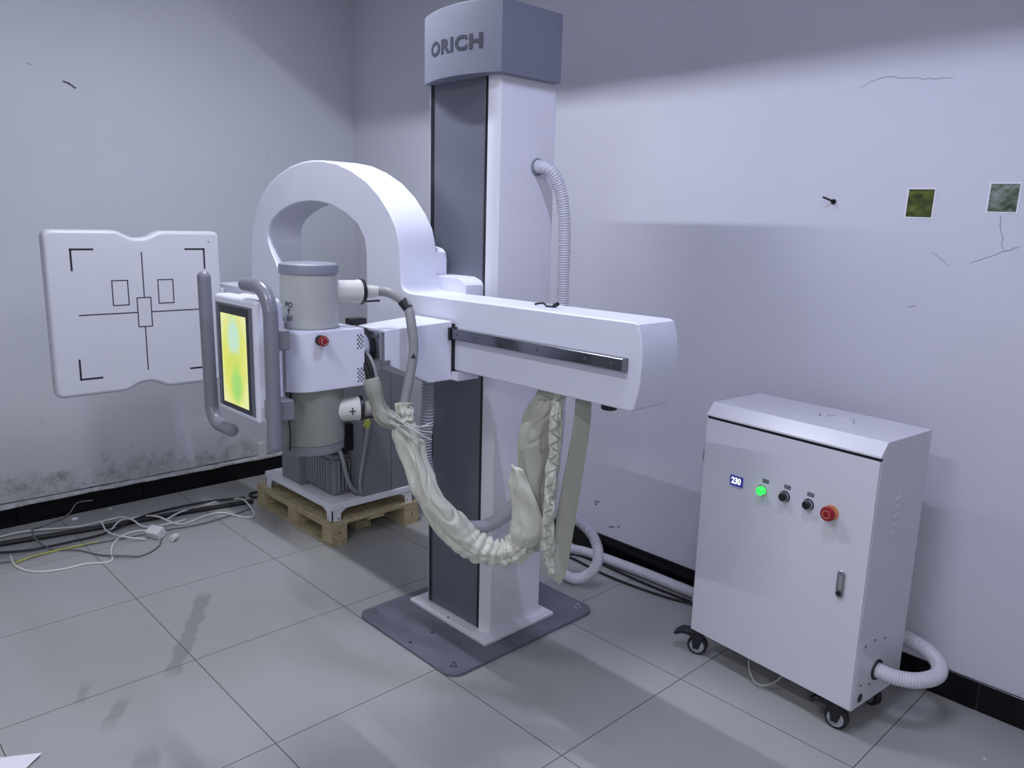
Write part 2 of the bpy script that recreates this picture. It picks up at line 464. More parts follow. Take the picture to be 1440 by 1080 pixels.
obj('scuff_mark', rect_strip([(.200, 2.136), (.222, 2.130), (.248, 2.113)], .008, PLW, .0006), 'lettering', wl)
obj('scuff_mark', rect_strip([(.052, 2.197), (.068, 2.192)], .006, PLW, .0006), 'crack', wl)

for pts in ([(-.881, .249), (-.912, .257)], [(-.886, .238), (-.894, .238)], [(-.976, .153), (-1.010, .156)], [(-1.028, .166), (-1.036, .168)]):
    obj('scuff_mark', rect_strip(jag(pts, .002, 3), .006, PR, .0005), 'crack', wr)

# ceiling lamps: opaque trough housings hung below the ceiling, tubes set back above the rim
def lamp(x, y, L, zl, depth, w, label, energy, tint):
    zr = zl - depth
    r = thing('ceiling_lamp', label, 'lamp', (x, y, zr))
    t = .010; z1 = zl + .05
    obj('housing', [box((x - w, y - L / 2 - .05, zr), (x - w + t, y + L / 2 + .05, z1)), box((x + w - t, y - L / 2 - .05, zr), (x + w, y + L / 2 + .05, z1)),
                    box((x - w, y - L / 2 - .05, z1), (x + w, y + L / 2 + .05, z1 + t))], 'ceiling', r)
    for q in (-1, 1):
        obj('end_bracket', box((x - .03, y + q * (L / 2 + .03) - .006, zl + .004), (x + .03, y + q * (L / 2 + .03) + .006, z1)), 'ceiling', r)
        obj('hanger', cyl((x, y + q * L * .4, z1 + t), (x, y + q * L * .4, ZC), .006, n=10), 'steel', r)
    obj('lamp_tube', cyl((x, y - L / 2, zl + .016), (x, y + L / 2, zl + .016), .013, n=16), 'lamp_on', r)
    li = bpy.data.lights.new('lamp_light', 'AREA'); li.shape = 'RECTANGLE'; li.size = .022; li.size_y = L; li.energy = energy; li.color = tint
    lo = bpy.data.objects.new('lamp_light', li); COL.objects.link(lo); lo.parent = r; lo.location = (0, 0, depth)
lamp(.437, -.54, .6, 2.89, .083, .15, 'trough lamp hung from the ceiling over the arch of the boom', E_A, L_A)
lamp(.437, -2.30, .6, 2.89, .083, .15, 'trough lamp hung from the ceiling over the free boom end', E_C, L_C)
lamp(-1.15, -2.00, .6, 2.89, .045, .18, 'trough lamp hung from the ceiling on the near side of the control panel', E_B, L_B)
lamp(-3.40, -4.70, 1.0, 2.89, .028, .18, 'added unseen fill lamp in a ceiling trough at the far end of the room from the machine', E_FILL, L_FILL)  # fill light added behind the camera to lift the ambient level

# ------------------------------------------------------------------ the x-ray machine
xm = thing('x_ray_machine', 'white floor-mounted x-ray column with arched boom, tube head and square detector board', 'x-ray machine', (0.994, -0.985, 0))
# base plate
bp_pts = []
def rrect(x0, x1, y0, y1, r, n=6):
    out = []
    for cx, cy, a0 in ((x1 - r, y1 - r, 0), (x0 + r, y1 - r, 90), (x0 + r, y0 + r, 180), (x1 - r, y0 + r, 270)):
        for k in range(n + 1):
            a = math.radians(a0 + 90 * k / n); out.append((cx + r * math.cos(a), cy + r * math.sin(a)))
    return out
pl = obj('base_plate', prism(rrect(.597, 1.345, -1.292, -.693, .055), 0.0, .012, 2, .002), 'plate', xm)
for x, y in ((.650, -.743), (.645, -1.241), (1.296, -1.234), (1.296, -.743)):
    obj('bolt', [cyl((x, y, .012), (x, y, .014), .013, n=24), cyl((x, y, .014), (x, y, .024), .008, n=6), cyl((x, y, .024), (x, y, .028), .005, n=12)], 'chrome', pl)
for x, y in ((.626, -1.013), (.73, -1.009)): obj('screw_hole', cyl((x, y, .0121), (x, y, .0127), .006, n=16), 'black', pl)
# foot flange and column body
obj('column_foot', [prism(rrect(.812, 1.176, -1.216, -.753, .006, 2), .012, .026, 2, .003), prism(rrect(.822, 1.166, -1.206, -.763, .006, 2), .026, .030, 2)], 'white', xm)
CX0, CX1, CY0, CY1 = .855, 1.134, -1.176, -.796
cb = bmesh.new()
prof = [(CX0, -1.131), (CX0 + .004, -1.158), (CX0 + .018, CY0), (CX1 - .012, CY0), (CX1 - .003, CY0 + .003), (CX1, CY0 + .012), (CX1, CY1 - .012), (CX1 - .012, CY1), (CX0 + .018, CY1), (CX0 + .004, CY1 - .018), (CX0, -.820), (CX0 + .03, -.820), (CX0 + .03, -1.131)]
obj('column', prism(prof, .030, 2.02, 2), 'white', xm)
fp = obj('front_panel', box((CX0 + .002, -1.114, .034), (CX0 + .02, -.842, 2.02), .002, 1), 'grey_panel', xm)
obj('panel_gap', [box((CX0 + .0035, -1.1312, .032), (CX0 + .0295, -1.1135, 2.01)), box((CX0 + .0035, -.8425, .032), (CX0 + .0295, -.8198, 2.01))], 'black', xm, label='black slot beside the grey panel')
obj('screw_hole', cyl((.826, -.985, .0301), (.826, -.985, .0308), .005, n=16), 'black', xm)
# cap with a bulging front
cap_pts = []
cy0, cy1 = -1.207, -.806
for k in range(25):
    t = k / 24; y = cy1 + (cy0 - cy1) * t; cap_pts.append((.840 - .046 * (1 - (2 * t - 1) ** 2), y))
cap_pts += [(1.115, cy0), (1.115, cy1)]
cap = obj('column_cap', prism(cap_pts, 2.0, 2.222, 2, .003), 'grey_cap', xm, sharp=25)
tb = text_bm('ORICH', .066, .0010, .0026, 1.12)
xs = [v.co.x for v in tb.verts]; w = max(xs) - min(xs); xc = (max(xs) + min(xs)) / 2
ys = [v.co.y for v in tb.verts]; hh = max(ys) - min(ys); yc = (max(ys) + min(ys)) / 2
bmesh.ops.subdivide_edges(tb, edges=[e for e in tb.edges if e.calc_length() > .012], cuts=3)
for v in tb.verts:
    y = -1.013 - (v.co.x - xc) / w * .262; t = (y - cy1) / (cy0 - cy1)
    v.co = Vector((.840 - .046 * (1 - (2 * t - 1) ** 2) - .0004 - max(0, v.co.z), y, 2.100 + (v.co.y - yc) / hh * .047))
obj('lettering', tb, 'lettering', cap, label='dark letters reading ORICH')
obj('hose_grommet', lathe((1.045, -1.1765, 1.722), (0, -1, 0), [(0, .030), (.004, .030), (.006, .027), (.006, .021), (.001, .02)], 32), 'grey', xm)

# boom with its arch: one moulded shell
XF, XK = .625, .780
outer = [(.172, 1.05), (.173, 1.235), (.165, 1.348), (.153, 1.430), (.135, 1.495), (.098, 1.560), (.037, 1.625), (-.04, 1.671), (-.12, 1.703), (-.207, 1.727), (-.30, 1.741), (-.38, 1.745), (-.461, 1.742), (-.566, 1.727), (-.661, 1.700), (-.756, 1.661), (-.835, 1.611), (-.895, 1.556), (-.935, 1.505), (-.952, 1.455), (-.958, 1.403), (-.961, 1.335), (-.966, 1.314), (-.978, 1.301), (-1.000, 1.294), (-1.040, 1.292),
         (-1.30, 1.293), (-1.65, 1.294), (-1.955, 1.295), (-1.968, 1.290), (-1.980, 1.255), (-1.985, 1.205), (-1.982, 1.135), (-1.968, 1.074), (-1.958, 1.066),
         (-1.65, 1.066), (-1.25, 1.066), (-.80, 1.064), (-.765, 1.070), (-.754, 1.090), (-.751, 1.15), (-.751, 1.302), (-.750, 1.417), (-.738, 1.465), (-.695, 1.512), (-.62, 1.548), (-.52, 1.578), (-.44, 1.590), (-.36, 1.594), (-.274, 1.588), (-.19, 1.574), (-.119, 1.553), (-.05, 1.522), (-.015, 1.49), (.000, 1.455), (-.003, 1.425), (-.030, 1.385), (-.065, 1.345), (-.10, 1.29), (-.12, 1.22), (-.11, 1.12), (-.09, 1.06), (-.06, 1.04), (.13, 1.035), (.16, 1.04)]
bmm = prism(outer, XF, XK, 0)
for v in bmm.verts:      # the free end widens towards the front
    if v.co.x > .7 and -.15 < v.co.y < -.002 and 1.03 < v.co.z < 1.44: v.co.y = -.002 - .004 * (1.44 - v.co.z)
bmesh.ops.bevel(bmm, geom=[e for e in bmm.edges if abs(e.verts[0].co.x - e.verts[1].co.x) < .01], offset=.0055, segments=3, profile=.5, affect='EDGES', clamp_overlap=True)
obj('arched_boom', bmm, 'white_smooth', xm, sharp=33)
# carriage between boom and column
cg = [(-.80, 1.08), (-.80, 1.443), (-.90, 1.442), (-.925, 1.436), (-.938, 1.42), (-.942, 1.36), (-.955, 1.343), (-1.085, 1.343), (-1.125, 1.325), (-1.128, 1.10), (-1.10, 1.08)]
obj('carriage', [prism([(-.80, 1.09), (-.80, 1.443), (-.905, 1.442), (-.935, 1.436), (-.952, 1.424), (-.958, 1.40), (-.958, 1.09)], .776, .828, 0, .006, 3),
                 prism([(-.85, 1.045), (-.85, 1.345), (-1.075, 1.345), (-1.11, 1.334), (-1.122, 1.320), (-1.122, 1.045)], .776, .8585, 0, .004, 2)], 'white_smooth', xm)
obj('cable_clip', [box((.70, -1.60, 1.293), (.715, -1.57, 1.300), .002, 1), pipe([(.708, -1.57, 1.297), (.705, -1.555, 1.303), (.70, -1.53, 1.298)], .003, 8, .004), cyl((.708, -1.60, 1.299), (.708, -1.615, 1.306), .006, n=12)], 'black', xm)
obj('stop_knob', cyl((.655, -1.865, 1.050), (.655, -1.865, 1.068), .022, n=24, bev=.005), 'black', xm)
# linear rail on the boom front
ra = obj('guide_rail', prism([(.6255, 1.171), (.601, 1.171), (.5995, 1.1725), (.5995, 1.2015), (.601, 1.203), (.6255, 1.203)], -1.944, -1.258, 1), 'rail', xm, sharp=20)
obj('rail_backing', box((.618, -1.944, 1.166), (.6256, -1.248, 1.172)), 'grey', xm)
for k in range(8):
    y = -1.292 - k * .088; obj('bolt', [cyl((.5988, y, 1.187), (.601, y, 1.187), .0050, n=16), cyl((.5982, y, 1.187), (.6, y, 1.187), .0028, n=6)], 'gen_dark', ra)
obj('rail_stop', box((.594, -1.266, 1.166), (.6255, -1.256, 1.206), .001, 1), 'black', xm)
# bracket box that carries the tube
bx = prism([(.362, 1.114), (.525, 1.036), (.615, 1.036), (.615, 1.224), (.362, 1.213)], -1.252, -1.063, 1)
for v in bx.verts:
    if v.co.y > -1.15 and v.co.x < .4: v.co.y = -1.105
bmesh.ops.bevel(bx, geom=bx.edges[:], offset=.004, segments=2, profile=.5, affect='EDGES')
br = obj('tube_bracket', bx, 'white_smooth', xm)
obj('slide_block', [box((.612, -1.2535, 1.05), (.626, -1.065, 1.215))], ['black'], xm)
obj('carriage_lip', box((.612, -1.285, 1.036), (.70, -1.10, 1.0635), .003, 2), 'white_smooth', xm)
obj('flange', [box((.346, -1.250, 1.105), (.3615, -1.10, 1.208), .002, 1), box((.330, -1.253, 1.10), (.346, -1.238, 1.126)), box((.345, -1.257, 1.108), (.376, -1.252, 1.124))], 'zinc', br)
for dy, dz in ((-.06, .038), (-.06, -.038), (.05, .038), (.05, -.038)):
    obj('bolt', cyl((.338, -1.172 + dy, 1.158 + dz), (.347, -1.172 + dy, 1.158 + dz), .008, n=6), 'gen_dark', br)
obj('swivel_ring', lathe((.335, -1.172, 1.158), (1, 0, 0), [(0, .05), (.002, .056), (.010, .056), (.012, .05)], 40), 'black', br)
obj('pivot', lathe((.285, -1.172, 1.158), (1, 0, 0), [(0, .046), (.02, .050), (.034, .050), (.044, .044), (.052, .040)], 40), 'white_smooth', br)
obj('lock_lever', [box((.345, -1.10, 1.212), (.40, -1.06, 1.232), .004, 2), box((.38, -1.09, 1.205), (.39, -1.07, 1.214))], 'black', br)

# tube housing (upper and lower cylinders) and its cover
TX, TY = .182, -1.140
UPV = Vector((0, 0, 1))
th = obj('tube_housing', lathe((TX, TY, 1.215), (0, 0, 1), [(0, .079), (.010, .0805), (.150, .0800), (.165, .079)]), 'tube', xm)
obj('end_cap', lathe((TX, TY, 1.376), (0, 0, 1), [(0, .0818), (.002, .083), (.019, .083), (.026, .0805), (.030, .074), (.031, .04), (.031, .001)]), 'grey', th)
for a in (-115, -60, -10, 60, 150):
    ca, sa = math.cos(math.radians(a)), math.sin(math.radians(a))
    obj('screw', cyl((TX + .082 * ca, TY + .082 * sa, 1.382), (TX + .0845 * ca, TY + .0845 * sa, 1.382), .003, n=10), 'steel', th)
lowc = obj('lower_housing', lathe((TX - .004, TY, .893), (0, 0, 1), [(0, .0935), (.004, .0945), (.20, .0945), (.22, .09)]), 'tube_low', xm)
obj('end_ring', lathe((TX - .004, TY, .862), (0, 0, 1), [(0, .05), (.002, .088), (.006, .0925), (.028, .0925), (.0315, .090)]), 'gen', lowc)
# cable ports
def port(p, d, s, par, mm, L=.106):
    p = Vector(p); d = Vector(d).normalized()
    a = obj('cable_port', lathe(p, d, [(0, .034 * s), (L - .016, .0345 * s), (L - .008, .036 * s), (L, .036 * s)]), mm, par)
    obj('clamp_ring', lathe(p + d * (L - .002), d, [(0, .036 * s), (.001, .0385 * s), (.010, .0385 * s), (.011, .036 * s), (.012, .02)]), 'black', par)
    obj('gland', lathe(p + d * (L + .006), d, [(0, .023 * s), (.008, .021 * s), (.05, .0165 * s), (.056, .012)]), 'port', par)
    u = Vector((0, 0, 1)); sd = d.cross(u).normalized()
    obj('clamp_lever', cyl(p + d * (L + .002) - u * .03 * s + sd * .005, p + d * (L + .059) - u * .027 * s + sd * .008, .0032, n=8), 'black', par)
    return p + d * (L + .059)
pu = port((TX + .045, TY - .012, 1.323), (1, -.16, -.02), .98, th, 'port')
pd_ = port((TX + .030, TY - .045, .982), (1, -.42, .02), 1.0, lowc, 'port', .088)
# cover: rounded shell round the middle of the tube
cv = [(.295, -1.245), (.295, -1.02), (.17, -1.02)]
for k in range(13):
    a = math.radians(90 + 90 * k / 12); cv.append((.17 + .103 * math.cos(a), -1.123 + .103 * math.sin(a)))
for k in range(13):
    a = math.radians(180 + 90 * k / 12); cv.append((.140 + .073 * math.cos(a), -1.172 + .073 * math.sin(a)))
co = obj('tube_cover', prism(cv[::-1], 1.056, 1.2245, 2, .004, 2), 'white_smooth', xm, sharp=28)
obj('collar', lathe((TX, TY, 1.2235), (0, 0, 1), [(0, .0835), (.003, .0835), (.004, .08)]), 'gen', co)
obj('screw', cyl((.262, -1.06, 1.224), (.262, -1.06, 1.238), .006, n=12), 'gen_dark', co)
eb = obj('emergency_button', [lathe((.152, -1.2452, 1.2005), (0, -1, 0), [(0, .0145), (.010, .0145), (.011, .012)], 24)], 'black', co, label='red mushroom emergency button')
obj('emergency_button', [lathe((.152, -1.2555, 1.2005), (0, -1, 0), [(0, .010), (.004, .0135), (.011, .0150), (.0165, .0135), (.018, .008), (.018, .001)], 28)], 'red', co, label='red mushroom button head')
obj('button_arrows', [rect_strip([(.152 + .0095 * math.cos(a), 1.2005 + .0095 * math.sin(a)) for a in [math.radians(s + k * 20) for k in range(5)]], .002, ((0, -1.2732, 0), (1, 0, 0), (0, 0, 1), (0, -1, 0)), .0004) for s in (20, 140, 260)], 'port', co)
for zc in (1.186, 1.089):
    holes = None
    for i in range(4):
        for j in range(7):
            if (i + j) % 2: continue
            x = .2735 + i * .0055; z = zc + (j - 3) * .0062
            q = prism([(x - .0027, z), (x, z - .0034), (x + .0027, z), (x, z + .0034)], -1.2458, -1.2448, 1)
            holes = q if holes is None else merge(holes, q)
    obj('vent', holes, 'marking', co)
# marks on the tube: round symbol, arrow and small grey plate
def on_cyl(r, a0, z0, pts, w, closed=False):
    """line drawn on the upper cylinder; pts (arc metres, z)"""
    out = None
    for p, q in list(zip(pts, pts[1:])) + ([(pts[-1], pts[0])] if closed else []):
        def P(s, z): a = a0 + s / r; return Vector((TX + r * math.cos(a), TY + r * math.sin(a), z0 + z))
        A, B = P(*p), P(*q); b = cyl(A, B, w, n=6); out = b if out is None else merge(out, b)
    return out
a0 = math.radians(192)
circ = [(.0065 * math.cos(k * PI / 5), .0065 * math.sin(k * PI / 5)) for k in range(10)]
obj('tube_marking', [on_cyl(.0803, a0, 1.293, [(x + .013, z) for x, z in circ], .0013, True), on_cyl(.0803, a0, 1.293, [(-.004, -.006), (-.004, .007), (.003, .006), (.003, .000), (-.004, .0)], .0013),
                     on_cyl(.0803, a0, 1.293, [(.007, -.012), (.007, -.026)], .0014), on_cyl(.0803, a0, 1.293, [(.003, -.016), (.007, -.011), (.011, -.016)], .0012)], 'marking', th)
pb = bmesh.new(); V = []
for s in (-.002, .005, .012, .019):
    V.append([pb.verts.new(Vector((TX + .0806 * math.cos(a0 + s / .0806), TY + .0806 * math.sin(a0 + s / .0806), z))) for z in (1.248, 1.264)])
for a, b in zip(V, V[1:]): pb.faces.new((a[0], b[0], b[1], a[1]))
obj('rating_plate', pb, 'label', th)
q_ = Vector((TX + .030, TY - .045, .982)) + Vector((1, -.42, .02)).normalized() * .062; qn = Vector((-.42, -1, 0)).normalized() * .0345; qd = Vector((1, -.42, 0)).normalized()
obj('port_mark', [cyl(q_ + qn + UPV * -.010, q_ + qn + UPV * .010, .0018, n=6), cyl(q_ + qn - qd * .009, q_ + qn + qd * .009, .0018, n=6)], 'marking', lowc)
obj('drain_cord', pipe([(TX - .09, TY - .045, 1.05), (TX - .10, TY - .05, .99), (TX - .098, TY - .05, .93), (TX - .10, TY - .048, .885)], .0025, 8, .01), 'black', lowc)

# control panel with two handles
PXF = -.022
cpn = obj('control_panel', box((PXF, -1.222, .982), (PXF + .055, -.965, 1.315), .012, 4), 'white_smooth', xm)
obj('back_housing', [box((PXF + .05, -1.205, 1.02), (PXF + .088, -1.0, 1.315), .014, 4), box((PXF + .086, -1.19, 1.03), (PXF + .096, -1.01, 1.30), .003, 1)], 'white_smooth', cpn)
obj('bezel', box((PXF - .0012, -1.207, .998), (PXF + .004, -.980, 1.294), .0015, 1), 'grey_panel', cpn)
obj('glass_border', box((PXF - .0022, -1.185, 1.000), (PXF + .004, -1.002, 1.288), .001, 1), 'bezel', cpn)
scr_c = (SCR[0], SCR[1])
obj('screen', box((PXF - .0030, -1.171, 1.014), (PXF + .003, -1.015, 1.266)), 'screen', cpn)
HR = .0192
def bend(c0, c1, c2, r):
    """rounded corner from c0 to c1 to c2 as points"""
    c0, c1, c2 = Vector(c0), Vector(c1), Vector(c2); a = c1 + (c0 - c1).normalized() * r; b = c1 + (c2 - c1).normalized() * r
    return [c0] + [((1 - t) ** 2) * a + 2 * t * (1 - t) * c1 + t * t * b for t in [k / 10 for k in range(11)]] + [c2]
def handle(pts):
    P = spline(pts, .006); N = len(P)
    def rad(i, s):
        e = min(i, N - 1 - i) * .006
        return HR * math.sqrt(max(.02, 1 - (1 - min(1, e / HR)) ** 2)) if e < HR else HR
    return tube(P, rad, 20)
HX = -.012
obj('handle', handle(bend((HX, -.882, 1.372), (HX, -.890, .925), (HX, -1.04, .925), .06)), 'grey_handle', cpn)
obj('handle', handle(bend((HX, -1.135, 1.352), (HX, -1.292, 1.352), (HX, -1.288, .918), .085)), 'grey_handle', cpn)
obj('mount_arm', [box((HX, -1.292, 1.190), (.040, -1.245, 1.243), .003, 1), box((HX, -1.288, 1.000), (.048, -1.235, 1.055), .003, 1), box((.02, -1.26, 1.195), (.04, -1.18, 1.238)), box((.02, -1.26, 1.005), (.048, -1.18, 1.05)), box((.03, -1.20, 1.06), (.075, -1.05, 1.19))], 'gen', cpn)
obj('mount_cap', box((.06, -1.150, 1.225), (.10, -1.135, 1.245), .002, 1), 'port', cpn)

# detector board
DY0, DY1 = .360, .425
top, bot = 1.461, .779
def edge(sign):
    base = top if sign > 0 else bot; o = []
    for k in range(41):
        x = -.10 + .63 * k / 40; d = abs(x - .222)
        dip = 0 if d > .10 else (0.5 + 0.5 * math.cos(PI * max(0, d - .012) / .088)) * .030
        if -.10 <= x <= .53: o.append((x, base - sign * dip))
    return o
def corner(cx, cz, r, a0):
    return [(cx + r * math.cos(math.radians(a0 + 90 * k / 6)), cz + r * math.sin(math.radians(a0 + 90 * k / 6))) for k in range(7)]
up = edge(1); dn = edge(-1)
xl, xr = -.136, .572
ol = corner(xl + .03, top - .03, .03, 90)[::-1] + up + corner(xr - .03, top - .03, .03, 0)[::-1] + corner(xr - .03, bot + .03, .03, 270)[::-1] + dn[::-1] + corner(xl + .03, bot + .03, .03, 180)[::-1]
db = obj('detector_board', prism(ol, DY0, DY1, 1, .018, 4), 'detector', xm, sharp=40)
PD = ((0, DY0, 0), (1, 0, 0), (0, 0, 1), (0, -1, 0))
for pts in ([(-.041, 1.300), (-.041, 1.383), (.041, 1.383)], [(.415, 1.383), (.496, 1.383), (.496, 1.300)], [(-.041, .933), (-.041, .852), (.040, .852)], [(.410, .852), (.496, .852), (.496, .933)]):
    obj('corner_mark', rect_strip(pts, .0075, PD, .0006), 'marking', db)
obj('cross_line', [rect_strip([(.230, 1.370), (.230, 1.180)], .0045, PD, .0006), rect_strip([(.226, 1.053), (.226, .866)], .0045, PD, .0006),
                   rect_strip([(-.027, 1.117), (.199, 1.117)], .0045, PD, .0006), rect_strip([(.256, 1.117), (.480, 1.117)], .0045, PD, .0006)], 'marking', db)
for x0, x1, z0, z1 in ((.200, .256, 1.055, 1.179), (.105, .167, 1.151, 1.254), (.290, .353, 1.152, 1.253)):
    obj('sensor_mark', rect_strip([(x0, z0), (x1, z0), (x1, z1), (x0, z1)], .0042, PD, .0006, True), 'marking', db)
obj('pilot_dot', cyl((.519, DY0 + .001, 1.415), (.519, DY0 - .001, 1.415), .003, n=12), 'marking', db)
obj('detector_arm', [box((.605, .10, 1.10), (.735, .50, 1.222), .006, 2), box((.30, DY1 - .004, 1.02), (.735, .50, 1.20), .008, 2)], 'white_smooth', xm)

# ------------------------------------------------------------------ cables, sleeves and hoses on the machine
tag(obj('high_voltage_cable', pipe([tuple(pu - Vector((.02, -.004, 0))), tuple(pu), (.40, -1.225, 1.318), (.43, -1.265, 1.285), (.428, -1.292, 1.225), (.428, -1.302, 1.16), (.418, -1.302, 1.095), (.402, -1.302, 1.03), (.385, -1.305, .965)], .0145, 16, .008), 'hose_grey'),
    'thick grey cable curving from the tube head port over the bracket box', 'cable')
hv = bpy.data.objects['high_voltage_cable']
def band(pts, r, L): return cyl(pts[0], pts[1], r, n=20)
obj('tape_band', cyl((.421, -1.2545, 1.297), (.4325, -1.2715, 1.2735), .0156, n=20), 'black', hv, label='black tape band')
tri = place(prism([(-.008, -.006), (.008, -.006), (0, .009)], 0, .0006, 2), (.417, -1.3160, 1.140), (.72, -.69, 0), (0, 0, 1))
obj('warning_mark', tri, 'marking', hv, label='black triangle mark')

# wrinkled fabric sleeve hanging in a U from the tube to the boom underside
def wrinkle(seed, amp, fs=5.0, ft=0.95, tw=3.0):
    """cloth folds: broad puffs, long slanting ridges and narrow creases"""
    def f(s, th):
        big = noise.noise(Vector((math.cos(th) * ft, math.sin(th) * ft, s * fs + seed)))
        a = th + s * tw
        r1 = noise.noise(Vector((math.cos(a) * ft * 1.3, math.sin(a) * ft * 1.3, s * fs * 1.5 + seed + 7)))
        a = th - s * tw * 1.7
        r2 = noise.noise(Vector((math.cos(a) * ft * 1.5, math.sin(a) * ft * 1.5, s * fs * 1.6 - seed)))
        crease = max(0.0, 1 - 7 * abs(r2))
        return amp * (1.35 * big + .60 * (.45 - 2.0 * abs(r1)) - .42 * crease)
    return f
SL = [(.377, -1.307, 1.005), (.381, -1.311, .953), (.397, -1.327, .878), (.417, -1.347, .802), (.444, -1.374, .714), (.481, -1.411, .636), (.525, -1.455, .570), (.571, -1.501, .538), (.606, -1.536, .538), (.636, -1.566, .565), (.652, -1.582, .620), (.656, -1.586, .70), (.656, -1.586, .77), (.660, -1.590, .858), (.668, -1.598, .945), (.682, -1.612, 1.01), (.690, -1.620, 1.07)]
P = spline(SL, .005)
keys = [(0, .014), (.03, .016), (.06, .030), (.14, .034), (.24, .040), (.34, .046), (.42, .040), (.50, .036), (.58, .042), (.66, .050), (.76, .054), (.86, .054), (.93, .050), (.975, .038), (1, .036)]
def interp(t):
    for (a, x), (b, y) in zip(keys, keys[1:]):
        if a <= t <= b: u = (t - a) / (b - a); u = u * u * (3 - 2 * u); return x + (y - x) * u
    return keys[-1][1]
NP = len(P)
wr1 = wrinkle(3.1, .017)
def pleat(s, th):
    t = s / (.005 * NP); g = math.exp(-((t - .50) / .085) ** 2)
    fold = abs(math.sin(s * 95 + .9 * math.sin(th + s * 12) + 1.5 * noise.noise(Vector((math.cos(th), math.sin(th), s * 10)))))
    return wr1(s, th) * (1 - .35 * g) * (1 if t < .72 else .55) + g * .015 * (fold - .6)
cut = int(NP * .66)
sv = tag(obj('cable_sleeve', tube(P[:cut], lambda i, s: interp(i / (NP - 1)), 96, pleat), 'sleeve', sharp=180),
         'wrinkled off-white fabric cable sleeve hanging in a U in front of the column', 'cable sleeve')
# the sleeve's upper end, gathered under the boom; boom shade painted into its colour
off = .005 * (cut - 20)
obj('upper_sleeve', tube(P[cut - 20:], lambda i, s: interp((i + cut - 20) / (NP - 1)) * .97, 96, lambda s, th: pleat(s + off, th)), 'sleeve_shaded', sv, sharp=180, label='upper end of the sleeve, painted darker for the boom shade')
fb = bmesh.new(); rows = []
E1, E2 = Vector((.722, -.692, 0)), Vector((-.692, -.722, 0))
i0 = next(i for i in range(cut - 25, NP) if P[i].z > .572); i1 = next(i for i in range(i0, NP) if P[i].z > .828)
for i in range(i0, i1 + 1, 2):
    u = (i - i0) / (i1 - i0); a0_, a1_ = math.radians(-98 + 16 * u), math.radians(62 - 92 * u ** 1.3)
    row = []
    for k in range(25):
        a = a0_ + (a1_ - a0_) * k / 24
        fold = noise.noise(Vector((k * .16 + u * 1.5, u * 3.2, 2.0)))
        r = interp(i / (NP - 1)) * .96 + .010 + .010 * fold + .006 * abs(noise.noise(Vector((k * .3 - u * 2, u * 6, 9)))) + .006 * max(0, u - .7) - .016 * max(0, 1 - u / .18)
        row.append(P[i] + E1 * math.sin(a) * r + E2 * math.cos(a) * r)
    rows.append(row)
def sheet_bm(rows, t):
    bm = bmesh.new(); F = [[bm.verts.new(p) for p in r] for r in rows]
    for a, b in zip(F, F[1:]):
        for k in range(len(a) - 1): bm.faces.new((a[k], a[k + 1], b[k + 1], b[k]))
    bmesh.ops.recalc_face_normals(bm, faces=bm.faces)
    bmesh.ops.solidify(bm, geom=bm.faces[:], thickness=t)
    return bm
obj('sleeve_flap', sheet_bm(rows, .0022), 'sleeve', sv, sharp=180, label='loose white flap of the sleeve')
obj('gather_tie', [tube(spline([(.688 + .040 * math.cos(a) * .72, -1.618 - .040 * math.cos(a) * .69, 1.035 + .006 * math.sin(3 * a) + .0) if False else (.686 + .041 * math.cos(a), -1.616 + .041 * math.sin(a), 1.034 + .005 * math.sin(2 * a)) for a in [k * PI / 6 for k in range(13)]], .006), lambda i, s: .0028, 8)], 'strap', sv)
# knot with tie cords
obj('knot', [tube(spline([(.385, -1.318, 1.005), (.383, -1.322, .985), (.384, -1.322, .955)], .004), lambda i, s: .020 + .002 * math.sin(s * 260 + 1), 56, wrinkle(1.7, .010, 24, 1.3, 20))], 'sleeve', sv, sharp=180)
for k in range(7):
    a = Vector((.340 + random.uniform(-.012, .012), -1.318, .965 + random.uniform(-.02, .02))); b = Vector((.43 + random.uniform(-.02, .03), -1.372 + random.uniform(-.01, .01), .915 + random.uniform(-.035, .035)))
    m_ = (a + b) / 2 + Vector((0, -.018, -.012))
    obj('tie_cord', pipe([tuple(a), tuple(m_), tuple(b)], .0016, 6, .01), 'cord', sv)
# short sheath gathering the cables behind the tube cover
P3 = spline([(.313, -1.250, 1.076), (.319, -1.260, 1.03), (.325, -1.270, .985), (.334, -1.283, .960), (.352, -1.305, .948), (.374, -1.318, .950)], .005)
sh = tag(obj('cable_sheath', tube(P3, lambda i, s: .023 + .003 * math.sin(i * .3), 48, lambda s, th: wrinkle(5.5, .011)(s, th) * min(1, max(0, s - .04) / .06)), 'strap', sharp=180),
         'short grey-beige fabric sheath round black cables beside the lower tube port', 'cable sheath')
for k, (dx, mm) in enumerate(((-.010, 'cable_black'), (.004, 'cable_black'), (.016, 'hose_grey'))):
    obj('cable', pipe([(.285 + dx * .6, -1.165, 1.165), (.300 + dx * .8, -1.215, 1.150), (.308 + dx, -1.240, 1.118), (.314 + dx * .8, -1.252, 1.080), (.318 + dx * .6, -1.258, 1.04)], .0085, 10, .008), mm, sh)

